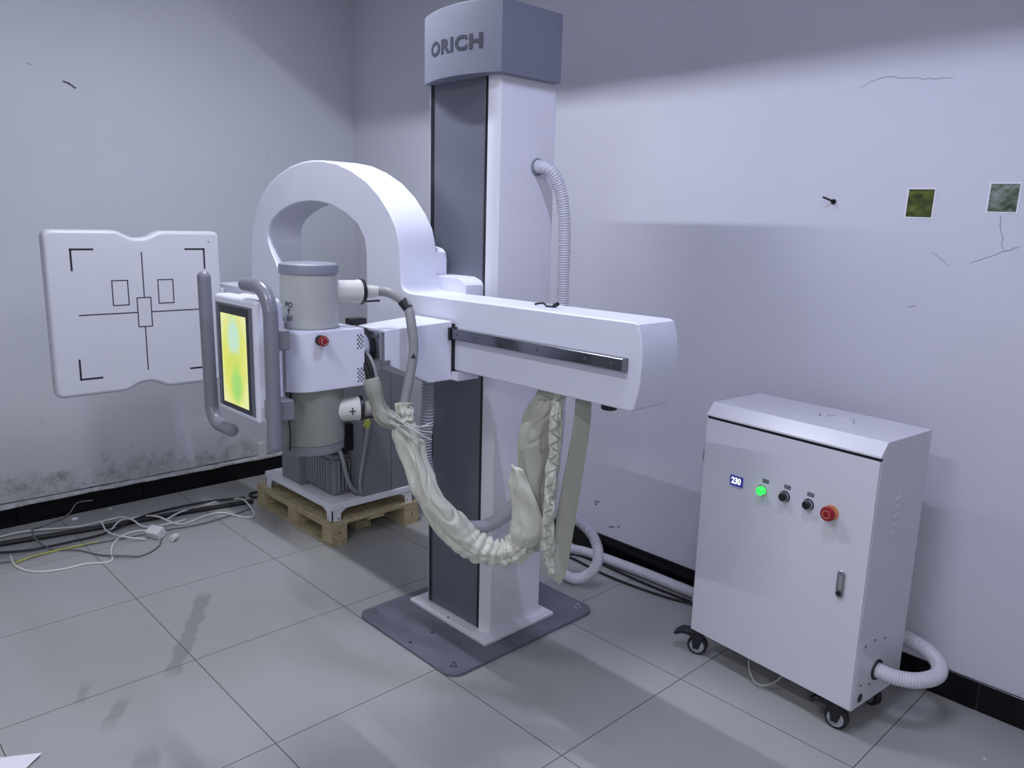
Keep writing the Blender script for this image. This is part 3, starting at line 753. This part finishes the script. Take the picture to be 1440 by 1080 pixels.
# flat laced sleeve and smooth strap hanging as a second loop from the boom
across = lambda i: (.72, -.69, 0)
LA = spline([(.690, -1.650, 1.075), (.652, -1.676, .969), (.640, -1.684, .864), (.634, -1.681, .757), (.632, -1.680, .648), (.634, -1.682, .575), (.642, -1.692, .525)], .005)
wl_ = wrinkle(2.2, .006, 26, 1.6, 14)
la = tag(obj('laced_cable_sleeve', tube(LA, lambda i, s: .0175 - .006 * max(0, (i - len(LA) * .8) / (len(LA) * .2)), 48, wl_), 'sleeve', sharp=180),
         'narrow off-white laced cable sleeve hanging from the boom, second loop', 'cable sleeve')
lace = None; sgn = 1
for i in range(6, len(LA) - 14, 4):
    a = LA[i] + Vector((.72, -.69, 0)) * .0150 * sgn + Vector((-.69, -.72, 0)) * .0125
    b = LA[i + 4] - Vector((.72, -.69, 0)) * .0150 * sgn + Vector((-.69, -.72, 0)) * .0125
    m_ = (a + b) / 2 + Vector((-.69, -.72, 0)) * .0075
    c = pipe([tuple(a), tuple(m_), tuple(b)], .0022, 6, .006); lace = c if lace is None else merge(lace, c); sgn = -sgn
obj('lacing', lace, 'strap', la)
ST = spline([(.715, -1.722, 1.075), (.711, -1.724, .98), (.703, -1.718, .888), (.689, -1.712, .781), (.675, -1.707, .672), (.663, -1.703, .575), (.652, -1.700, .525), (.644, -1.694, .510)], .008)
tag(obj('cable_strap', ribbon(ST, lambda i: .044 + .010 * min(1, i / 40), .012, across), 'strap'),
    'smooth grey-green flat cable strap hanging from the boom right of the laced sleeve', 'strap')

# corrugated hose between bracket and boom, behind the sleeve
tag(obj('corrugated_hose', corrugated([(.596, -1.155, 1.045), (.590, -1.160, .99), (.586, -1.163, .916), (.583, -1.155, .818), (.585, -1.165, .721), (.60, -1.20, .625), (.625, -1.265, .560), (.655, -1.344, .555), (.685, -1.423, .605), (.708, -1.488, .692), (.722, -1.526, .808), (.733, -1.551, .925), (.738, -1.563, 1.075)], .0200, .0100, .0034), 'hose_tint', sharp=60),
    'grey corrugated hose hanging in a loop behind the wrinkled sleeve', 'hose')
# long white corrugated hose: out of the column side, down, one curl, along the wall to the cabinet
tag(obj('white_conduit_hose', corrugated([(1.045, -1.150, 1.722), (1.046, -1.20, 1.722), (1.062, -1.232, 1.705), (1.092, -1.243, 1.650), (1.117, -1.243, 1.57), (1.130, -1.240, 1.45), (1.137, -1.235, 1.30), (1.15, -1.225, 1.05), (1.18, -1.20, .80), (1.26, -1.10, .50), (1.36, -1.00, .345), (1.42, -1.045, .318), (1.445, -1.10, .298), (1.452, -1.165, .258), (1.455, -1.198, .19), (1.455, -1.183, .115), (1.453, -1.125, .055), (1.455, -1.045, .026), (1.49, -.95, .026), (1.56, -.85, .027), (1.64, -.815, .027), (1.700, -.88, .027), (1.722, -1.0, .027), (1.738, -1.212, .027), (1.742, -1.40, .027), (1.745, -1.55, .027), (1.75, -1.75, .027)], .0215, .0085, .0015), 'hose_white', sharp=60),
    'white corrugated conduit hose from the column side down to a curl and along the wall', 'hose')
tag(obj('floor_cable', pipe([(1.64, -.75, .006), (1.692, -.86, .006), (1.700, -1.012, .006), (1.693, -1.267, .006), (1.700, -1.457, .006), (1.715, -1.60, .006)], .0055, 8, .02), 'cable_black'),
    'thin black cable on the floor directly along the white hose by the wall', 'cable')
tag(obj('floor_cable', pipe([(1.60, -.70, .006), (1.643, -.868, .006), (1.628, -1.056, .006), (1.631, -1.216, .006), (1.655, -1.40, .006), (1.690, -1.52, .006), (1.70, -1.62, .006)], .0055, 8, .02), 'cable_black'),
    'thin black cable bowing out over the floor tiles toward the control cabinet', 'cable')

# ------------------------------------------------------------------ control cabinet
L0 = Vector((1.366, -1.719, 0)); U = Vector((-.09266, -.99570, 0)); Nn = Vector((.99570, -.09266, 0)); UP = Vector((0, 0, 1))
W, D, ZB, ZL, ZT = .615, .303, .095, .905, .943
cab = thing('control_cabinet', 'white wheeled control cabinet with push buttons by the right wall', 'control cabinet', tuple(L0 + U * W / 2 + Nn * D / 2))
def C(bm):
    """cabinet coordinates (u along front from its left edge, n into the cabinet, z) to world"""
    for v in bm.verts: v.co = L0 + U * v.co.x + Nn * v.co.y + UP * v.co.z
    bmesh.ops.recalc_face_normals(bm, faces=bm.faces)
    return bm
obj('body', C(prism([(.0065, ZB), (.0065, .889), (.014, .889), (.014, .8995), (0, .8995), (0, ZL), (.033, ZT), (D, ZT), (D, ZB)], 0, W, 0, .0012, 1)), 'cabinet', cab)
obj('lid_gap', C(box((.003, .006, .8885), (W - .003, .0135, .9))), 'black', cab)
dr = obj('door', C(box((.002, 0, ZB + .003), (W - .002, .006, .8895), .0018, 2)), 'cabinet', cab)
obj('hinge', C(cyl((-.0015, .004, .735), (-.0015, .004, .775), .003, n=10)), 'zinc', cab)
obj('hinge', C(cyl((-.0015, .004, .20), (-.0015, .004, .24), .003, n=10)), 'zinc', cab)
def CP(u, n, z): return L0 + U * u + Nn * n + UP * z
# voltage display
dp = obj('voltage_display', C(box((.1185, -.004, .684), (.1685, .001, .719), .001, 1)), 'blue_panel', dr, label='blue lit digital display reading 230')
tb = text_bm('230', .030, .0004, .0010, 1.0)
obj('display_digits', place(tb, CP(.1435, -.0042, .7015), U * .82, UP), 'digits', dr)
# lamp and buttons
def knob(u, z, parts, name, label=None):
    for mm, prof, nm in parts:
        prof = [(t, r * 1.12) for t, r in prof]
        obj(nm, lathe(CP(u, .001, z), -Nn, prof, 28), mm, dr, label=label)
knob(.2435, .698, [('steel', [(0, .0165), (.004, .0165), (.005, .015)], 'button_ring'), ('green_lamp', [(.004, .0125), (.016, .0125), (.019, .010), (.020, .002)], 'pilot_lamp')], '', 'green lit pilot lamp')
for u, z in ((.326, .702), (.409, .7005)):
    knob(u, z, [('black', [(0, .0165), (.003, .0165), (.004, .015)], 'button_ring'), ('steel', [(.003, .0145), (.009, .0145), (.010, .013)], 'button_sleeve'), ('black', [(.009, .0115), (.018, .0115), (.020, .010), (.0205, .001)], 'push_button')], '', 'black push button')
knob(.486, .6985, [('orange', [(0, .021), (.004, .021), (.005, .019)], 'button_ring'), ('red', [(.004, .012), (.014, .012), (.018, .019), (.025, .0205), (.031, .018), (.032, .001)], 'emergency_button')], '', 'red emergency stop button')
obj('button_arrows', place(rect_strip([(.012 * math.cos(math.radians(t)), .012 * math.sin(math.radians(t))) for t in range(0, 360, 30)], .0022, ((0, 0, 0), (1, 0, 0), (0, 1, 0), (0, 0, 1)), .0004, True), CP(.486, -.0312, .6985), U, UP), 'orange', dr)
for u, z in ((.253, .732), (.332, .7345), (.413, .7335)):
    obj('button_label', C(box((u - .0115, -.0012, z - .0065), (u + .0115, .001, z + .0065))), 'label', dr)
# latch handle
hs = [(.0115 * math.cos(math.radians(a)), .0115 * math.sin(math.radians(a))) for a in range(0, 361, 15)]
lp = [(x + .540, z + (.518 if z >= -1e-9 else .456)) for x, z in [(.0125 * math.cos(math.radians(a)), .0125 * math.sin(math.radians(a)) if a != 180 else -1e-8) for a in list(range(0, 180, 12)) + list(range(180, 360, 12))]]
lk = obj('latch', C(prism(lp, -.005, .001, 1, .0012, 1)), 'zinc', dr)
obj('latch_handle', C(box((.5335, -.008, .470), (.5465, -.004, .520), .003, 2)), 'steel', dr)
obj('key_lock', C(cyl((.540, -.004, .458), (.540, -.0085, .458), .0075, n=20)), 'black', dr)
# embossed mark on the lid
obj('lid_emblem', [C(prism(p, ZT - .001, ZT + .008, 2)) for p in ([(.330, .168), (.346, .205), (.354, .203), (.340, .168)], [(.346, .205), (.415, .205), (.407, .193), (.354, .196)], [(.415, .205), (.440, .150), (.430, .150), (.407, .196)])], 'cabinet', cab)
obj('lid_rivet', C(cyl((.318, .170, ZT - .001), (.318, .170, ZT + .003), .003, n=10)), 'gen_dark', cab)
# right side: louvres, hose plate, holes
for k in range(5):
    z = .752 - k * .026; n0 = .122
    obj('louvre', C(prism([(n0, z), (n0 + .045, z), (n0 + .045, z + .004), (n0 + .022, z + .011), (n0, z + .004)], W - .001, W + .004, 0)), 'cabinet', cab)
obj('hose_plate', C(prism(rrect(.02, .24, .125, .315, .012, 4), W - .001, W + .0015, 0)), 'cabinet', cab)
for n_, z in ((.045, .30), (.10, .305), (.045, .17), (.10, .155), (.165, .29)): obj('screw', C(cyl((W + .001, n_, z), (W + .0035, n_, z), .0035, n=10)), 'gen_dark', cab)
obj('cable_hole', C(cyl((W + .0015, .050, .126), (W + .0025, .050, .126), .014, n=24)), 'black', cab)
obj('hose_grommet', lathe(CP(W + .001, .136, .192), U, [(0, .034), (.004, .033), (.006, .024)], 32), 'black', cab)
# castors: each with wheel, fork, brake pedal
for u_, n_, yaw, brake in ((.020, .024, 25, True), (W - .055, .035, 10, True), (.05, D - .05, 60, False), (W - .055, D - .055, -20, False)):
    c = CP(u_, n_, 0); a = math.radians(yaw); dv = (U * -math.cos(a) + -Nn * math.sin(a)).normalized(); sv_ = dv.cross(UP)
    r = .036
    fk = obj('castor', [cyl(c + UP * .080, c + UP * (ZB + .002), .024, n=24), place(box((-.02, -.022, .050), (.02, .022, .082), .005, 2), c, dv, sv_) if False else cyl(c + UP * .060, c + UP * .082, .020, .024, n=20)], 'black', cab)
    for s in (-1, 1):
        f = prism([(-.026, .085), (.024, .085), (.012, .026), (-.008, .026)], s * .019 - .002, s * .019 + .002, 1)
        for v in f.verts: v.co = c + dv * v.co.x + sv_ * v.co.y + UP * v.co.z
        bmesh.ops.recalc_face_normals(f, faces=f.faces); obj('castor_fork', f, 'black', cab)
    obj('castor_wheel', lathe(c + UP * r - sv_ * .014, sv_, [(0, .018), (.001, .030), (.004, r), (.024, r), (.027, .030), (.028, .018)], 32), 'black_rubber', cab)
    for s in (-1, 1):
        obj('wheel_hub', lathe(c + UP * r + sv_ * s * .0135, sv_ * s, [(0, .026), (.002, .026), (.0025, .021), (.001, .02), (.001, .009), (.005, .008), (.005, .001)], 28), 'steel', cab)
    if brake:
        q = prism([(.005, .092), (.062, .088), (.086, .068), (.080, .062), (.055, .074), (.005, .070)], -.022, .022, 1, .002, 1)
        for v in q.verts: v.co = c + dv * v.co.x + sv_ * v.co.y + UP * v.co.z
        bmesh.ops.recalc_face_normals(q, faces=q.faces); obj('brake_pedal', q, 'black', cab)
# hose from the cabinet's right side round to the back
g0 = CP(W - .01, .136, .192)
tag(obj('cabinet_hose', corrugated([tuple(g0), tuple(g0 + U * .03), (1.455, -2.40, .186), (1.495, -2.450, .182), (1.565, -2.480, .182), (1.635, -2.466, .184), (1.688, -2.418, .19), (1.710, -2.36, .195), (1.722, -2.28, .20), (1.722, -2.15, .20)], .0235, .008, .0012), 'hose_white', sharp=60),
    'white corrugated hose curling out of the control cabinet side to its back', 'hose')
# loop of clear hose just under the cabinet front
tag(obj('clear_hose', pipe([tuple(CP(.22, .06, .100)), tuple(CP(.235, .03, .055)), tuple(CP(.27, .015, .020)), tuple(CP(.31, .02, .020)), tuple(CP(.345, .05, .055)), tuple(CP(.35, .07, .100))], .003, 8, .008), 'strap'),
    'thin pale hose loop drooping below the front edge of the control cabinet', 'hose')

# ------------------------------------------------------------------ pallet with the grey generator
pal = thing('wooden_pallet', 'raw pine pallet on the floor under the grey generator', 'pallet', (1.115, .33, 0))
px0, px1, py0, py1 = .862, 1.376, -.057, .713
pz = .118
k = 5; wv = (px1 - px0 - .02 * (k - 1)) / k
ysl = 0
for i in range(7):
    wy = (py1 - py0 - 6 * .012) / 7; y0 = py0 + i * (wy + .012)
    obj('deck_board', box((px0, y0, pz - .018), (px1, y0 + wy, pz), .0015, 1), 'wood', pal)
for x0 in (px0, (px0 + px1) / 2 - .045, px1 - .09):
    obj('stringer_board', box((x0, py0, pz - .032), (x0 + .09, py1, pz - .0185), .001, 1), 'wood', pal)
    dy_ = 0 if abs(x0 + .045 - (px0 + px1) / 2) > .02 else .12
    obj('bottom_board', box((x0, py0 + dy_, 0), (x0 + .09, py1 - dy_, .014), .001, 1), 'wood', pal)
    for y0 in ((py0, (py0 + py1) / 2 - .045, py1 - .085) if abs(x0 + .045 - (px0 + px1) / 2) > .02 else (py0 + .12, (py0 + py1) / 2 - .045, py1 - .20)):
        obj('block', box((x0 + .001, y0 + .001, .0145), (x0 + .089, y0 + .085, pz - .0325), .0015, 1), 'wood', pal)
obj('nail_head', [cyl((x, py0 + .0005, .06), (x, py0 - .0015, .06), .004, n=10) for x in (px0 + .045, px1 - .045)], 'gen_dark', pal)

gen = thing('generator_unit', 'grey high-voltage generator on a white tray frame over the wooden pallet', 'generator', (1.11, .29, pz))
tx0, tx1, ty0, ty1, tz = .872, 1.350, -.050, .630, .205
obj('tray_frame', [box((tx0, ty0, tz - .030), (tx0 + .035, ty1, tz), .002, 1), box((tx1 - .035, ty0, tz - .030), (tx1, ty1, tz), .002, 1), box((tx0 + .03, ty0, tz - .030), (tx1 - .03, ty0 + .035, tz), .002, 1), box((tx0 + .03, ty1 - .035, tz - .030), (tx1 - .03, ty1, tz), .002, 1),
                   box((tx0 + .02, ty0 + .02, tz - .020), (tx1 - .02, ty1 - .02, tz - .010))], 'white', gen)
for cx, sx in ((tx0, 1), (tx1, -1)):
    for cy, sy in ((ty0, 1), (ty1, -1)):
        x = cx + sx * .004; y = cy + sy * .004
        a = prism([(x, tz - .028), (x + sx * .085, tz - .028), (x + sx * .050, tz - .048), (x + sx * .045, pz + .0005), (x, pz + .0005)], y, y + sy * .005, 1)
        b = prism([(y, tz - .028), (y + sy * .085, tz - .028), (y + sy * .050, tz - .048), (y + sy * .045, pz + .0005), (y, pz + .0005)], x, x + sx * .005, 0)
        obj('tray_leg', [a, b], 'white', gen)
        if sy > 0 or sx > 0:
            obj('screw_hole', [cyl((x + sx * .034, y + sy * (-.0004), pz + .012), (x + sx * .034, y + sy * .0004, pz + .012), .004, n=10), cyl((x - sx * .0004, y + sy * .034, pz + .012), (x + sx * .0004, y + sy * .034, pz + .012), .004, n=10)], 'black', gen)
cs = obj('casing', box((1.050, -.040, tz - .010), (1.335, .50, .95), .004, 2), 'gen', gen)
obj('casing_seam', box((1.217, -.0412, tz), (1.2195, -.0395, .945)), 'gen_dark', cs)
obj('side_post', box((.905, .325, tz - .010), (.975, .50, .75), .003, 1), 'gen', gen)
# finned transformer tank
obj('transformer_tank', [box((.958, .075, tz - .010), (1.049, .305, .385), .012, 3), box((.948, .066, .385), (1.049, .315, .396), .003, 1)], 'gen', gen)
fins = [box((.934, .095 + i * .025, .225), (.960, .105 + i * .025, .380), .002, 1) for i in range(9)] + [box((.978 + i * .018, .052, .225), (.986 + i * .018, .078, .380), .002, 1) for i in range(4)]
obj('cooling_fin', fins, 'gen', gen)
obj('tank_lid', [box((.972, .10, .396), (1.048, .29, .410), .004, 1), cyl((1.012, .15, .408), (1.012, .15, .435), .020, n=20), cyl((1.01, .24, .408), (1.01, .24, .43), .018, n=20)], 'gen_dark', gen)
obj('terminal_cover', box((1.000, .035, .425), (1.055, .085, .560), .008, 2), 'black', gen)
obj('supply_cable', pipe([(.990, .16, .45), (.985, .11, .462), (.985, .060, .435), (.987, .028, .38), (.998, .018, .31), (1.018, .012, .252), (1.045, .006, .222), (1.062, .0, .217)], .0105, 12, .01), 'hose_grey', gen)
obj('supply_cable', pipe([(1.070, -.062, .560), (1.062, -.068, .530), (1.048, -.066, .45), (1.036, -.055, .36), (1.030, -.05, .29), (1.036, -.046, .245), (1.046, -.04, .225)], .0085, 12, .01), 'hose_grey', gen)
obj('earth_tie', [cyl((1.069, -.060, .555), (1.066, -.066, .592), .012, n=12), cyl((1.035, -.07, .600), (1.085, -.062, .575), .005, n=8), cyl((1.04, -.07, .57), (1.075, -.062, .60), .005, n=8)], 'yellow', gen)

# ------------------------------------------------------------------ wall fittings and pictures
so = thing('wall_socket', 'white double power socket low on the left wall behind the tube head', 'socket', (1.255, YW, .145))
obj('face_plate', box((1.197, YW - .009, .105), (1.312, YW, .190), .003, 2), 'socket', so)
for x, z in ((1.225, .155), (1.237, .142), (1.214, .142), (1.285, .155), (1.297, .142), (1.274, .142)): obj('pin_hole', box((x - .003, YW - .0095, z - .004), (x + .003, YW - .0085, z + .004)), 'black', so)
tag(obj('junction_box', box((1.083, YW - .022, .098), (1.137, YW, .203), .004, 2), 'socket'), 'small blank white box on the left wall beside the power socket', 'box')
tag(obj('power_cable', [pipe([(1.325, YW - .006, .13), (1.328, YW - .008, .25), (1.322, YW - .008, .38), (1.315, YW - .006, .44)], .004, 8, .02), box((1.312, YW - .03, .125), (1.338, YW, .155), .003, 1)], 'cable_black'), 'black plug and cord running up the left wall from the socket', 'cord')
na = thing('wall_hook', 'black nail hook sticking out of the bare right wall', 'hook', (XW, -1.887, 1.633))
obj('shank', cyl((XW + .002, -1.889, 1.632), (XW - .040, -1.868, 1.646), .0035, n=10), 'black', na)
obj('nail_head', cyl((XW - .0005, -1.889, 1.632), (XW - .004, -1.889, 1.632), .009, n=16), 'black', na)
def picture(y0, y1, z0, z1, mm, label, tilt):
    r = thing('picture_print', label, 'picture', (XW, (y0 + y1) / 2, (z0 + z1) / 2), 'small prints on the right wall')
    piv = (XW, (y0 + y1) / 2, (z0 + z1) / 2); R = Matrix.Rotation(tilt, 4, 'X')
    obj('paper_border', box((XW - .0012, y0, z0), (XW, y1, z1), rot=R, pivot=piv), 'paper', r)
    obj('print', box((XW - .0018, y0 + .004, z0 + .004), (XW - .0010, y1 - .004, z1 - .004), rot=R, pivot=piv), mm, r)
picture(-2.217, -2.131, 1.579, 1.674, 'photo_a', 'small square dark green print on the right wall nearer the hook', .02)
picture(-2.452, -2.367, 1.597, 1.687, 'photo_b', 'small square grey-green print on the right wall, further right', .02)

# ------------------------------------------------------------------ loose cables and scraps on the floor at left
def fc(name, pts, r, mm, label, z=None):
    z = r if z is None else z
    q = [(x, y, z + (p[0] if p else 0)) for x, y, *p in pts]
    return tag(obj(name, pipe(q, r, 8, .015), mm), label, 'cable', 'loose cables on the floor')
fc('floor_conduit', [(-.9, 1.02), (-.404, .955), (-.296, .930), (-.128, .899), (.048, .867), (.267, .831), (.469, .805), (.679, .767), (.85, .735)], .0125, 'cable_black', 'thick black cable lying along the left wall toward the pallet')
fc('floor_cable', [(-.6, .94), (-.367, .845), (-.28, .80), (-.192, .765), (-.044, .755), (.112, .762), (.287, .835, .012), (.432, .892), (.558, .892), (.685, .872), (.84, .815)], .006, 'cable_black', 'thin black cable winding round the thick black cable on the floor', .012)
fc('floor_cable', [(-.5, .98), (-.277, 1.03), (-.188, 1.035), (-.103, 1.005), (.034, .94), (.168, .94), (.225, .905, .012), (.250, .808, .020), (.283, .726), (.393, .696), (.47, .70)], .0045, 'cable_white', 'white cable nearest the left baseboard running to the left edge', .010)
fc('floor_cable', [(.121, .755, .004), (.195, .836, .022), (.254, .874, .010), (.326, .850, .014), (.363, .770, .024), (.429, .668), (.574, .699), (.652, .688), (.71, .560), (.752, .535), (.785, .60), (.800, .751, .02), (.775, .852), (.702, .868), (.595, .843), (.47, .77, .024), (.39, .74, .012)], .0045, 'cable_white', 'long white cable loop reaching the pallet corner', .006)
fc('floor_cable', [(-.286, .767), (-.294, .657), (-.276, .575), (-.231, .509), (-.144, .473), (-.06, .469), (.012, .428), (.045, .445), (.058, .512), (.105, .628), (.179, .705), (.246, .712), (.309, .665)], .0045, 'cable_white', 'white cable making a wide arc on the tiles in front of the plug')
fc('floor_cable', [(.150, 1.10, .07), (.094, 1.155, .055), (.060, 1.15, .02), (.02, 1.125), (-.016, 1.105), (-.108, 1.057), (-.155, .968, .030), (-.169, .825, .028), (-.125, .725), (-.04, .645), (.016, .534), (.091, .431, .008), (.159, .404), (.246, .456), (.296, .545)], .004, 'cable_grey', 'dark grey cable looping from the left baseboard round to the white plug')
fc('floor_cable', [(-.6, .70), (-.361, .722), (-.26, .690), (-.112, .718), (.029, .687), (.148, .665), (.339, .640), (.5, .610), (.698, .632), (.80, .66)], .0035, 'cable_grey', 'thin grey cable running straight from the left edge to the pallet', .004)
fc('floor_cable', [(-.289, .672), (-.2, .700), (-.09, .702), (.057, .690)], .0035, 'yellow', 'short yellow-green wire beside the white arc cable', .006)
fc('floor_cable', [(.12, .855, .03), (.119, .767, .006), (.152, .640, .012), (.234, .570)], .0035, 'cable_white', 'short white cable end lying across the thick black cable', .010)
fc('floor_cable', [(1.10, .845), (.98, .862), (.904, .872), (.880, .845), (.885, .800), (.95, .785), (1.08, .775)], .007, 'cable_black', 'black cable loop poking out behind the pallet corner')
pg = thing('power_plug', 'white power plug lying on the floor among the loose cables', 'plug', (.29, .58, 0))
rotp = Matrix.Rotation(math.radians(25), 4, 'Z') @ Matrix.Rotation(math.radians(-28), 4, 'Y')
obj('plug_body', box((.255, .545, .002), (.310, .625, .052), .008, 2, rot=rotp, pivot=(.285, .585, .027)), 'socket', pg)
obj('plug_face', box((.310, .560, .012), (.318, .612, .042), .003, 1, rot=rotp, pivot=(.285, .585, .027)), 'gen_dark', pg)
tag(obj('cable_connector', [cyl((.318, .480, .016), (.352, .505, .016), .015, n=20, bev=.003), cyl((.352, .505, .016), (.356, .508, .016), .010, n=16)], 'socket'), 'small white connector on the floor just right of the white plug', 'connector')
pp = bmesh.new()
for a, b, c in (((-.80, -.70), (-.64, -.736), (-.521, -.815)),):
    pass
sheet = [(-.655, -.722, .0008), (-.522, -.814, .010), (-.590, -.862, .0012), (-.760, -.80, .0008)]
vv = [pp.verts.new(p) for p in sheet] + [pp.verts.new((x, y, z + .0008)) for x, y, z in sheet]
pp.faces.new(vv[:4][::-1]); pp.faces.new(vv[4:])
for k in range(4): pp.faces.new((vv[k], vv[(k + 1) % 4], vv[4 + (k + 1) % 4], vv[4 + k]))
bmesh.ops.recalc_face_normals(pp, faces=pp.faces)
bmesh.ops.triangulate(pp, faces=[f for f in pp.faces if len(f.verts) == 4])
tag(obj('paper_sheet', pp, 'paper'), 'corner of a white paper sheet on the tiles at bottom left', 'paper')
def scrap(x, y, s, h, label):
    b = box((x - s, y - s * .5, 0), (x + s, y + s * .5, h)); 
    for v in b.verts: v.co += Vector((noise.noise(v.co * 90), noise.noise(v.co * 80 + Vector((5, 0, 0))), 0)) * s * .6
    for v in b.verts: v.co.z = max(v.co.z, 0)
    tag(obj('plaster_chip', b, 'paper'), label, 'plaster chip', 'plaster chips on the floor')
scrap(.056, 1.082, .014, .006, 'white plaster chip on the floor by the left baseboard, bigger one')
scrap(.236, 1.118, .007, .004, 'tiny pale plaster chip against the left baseboard')
scrap(1.536, -2.648, .005, .004, 'tiny white chip on the tiles right of the control cabinet')

# ------------------------------------------------------------------ camera and colour
cam = bpy.data.cameras.new('camera'); co_ = bpy.data.objects.new('camera', cam); COL.objects.link(co_)
cam.sensor_fit = 'HORIZONTAL'; cam.sensor_width = 36; cam.lens = 1098.0 / 1440 * 36; cam.clip_start = .02
yaw, pitch, roll = math.radians(43.627), math.radians(-11.549), math.radians(1.499)
fw = Vector((math.sin(yaw) * math.cos(pitch), math.cos(yaw) * math.cos(pitch), math.sin(pitch))); rt = Vector((math.cos(yaw), -math.sin(yaw), 0)); upv = rt.cross(fw)
r2 = rt * math.cos(roll) + upv * math.sin(roll); u2 = -rt * math.sin(roll) + upv * math.cos(roll)
mw = Matrix((( r2.x, u2.x, -fw.x, -.929), (r2.y, u2.y, -fw.y, -3.150), (r2.z, u2.z, -fw.z, 1.526), (0, 0, 0, 1)))
co_.matrix_world = mw
scn.camera = co_
w_ = bpy.data.worlds.new('world'); scn.world = w_; w_.use_nodes = True
w_.node_tree.nodes['Background'].inputs[0].default_value = (.5, .5, .6, 1); w_.node_tree.nodes['Background'].inputs[1].default_value = .02
vs = scn.view_settings; vs.view_transform = 'Standard'; vs.look = 'None'; vs.gamma = 1; vs.use_curve_mapping = False; vs.exposure = 0.0
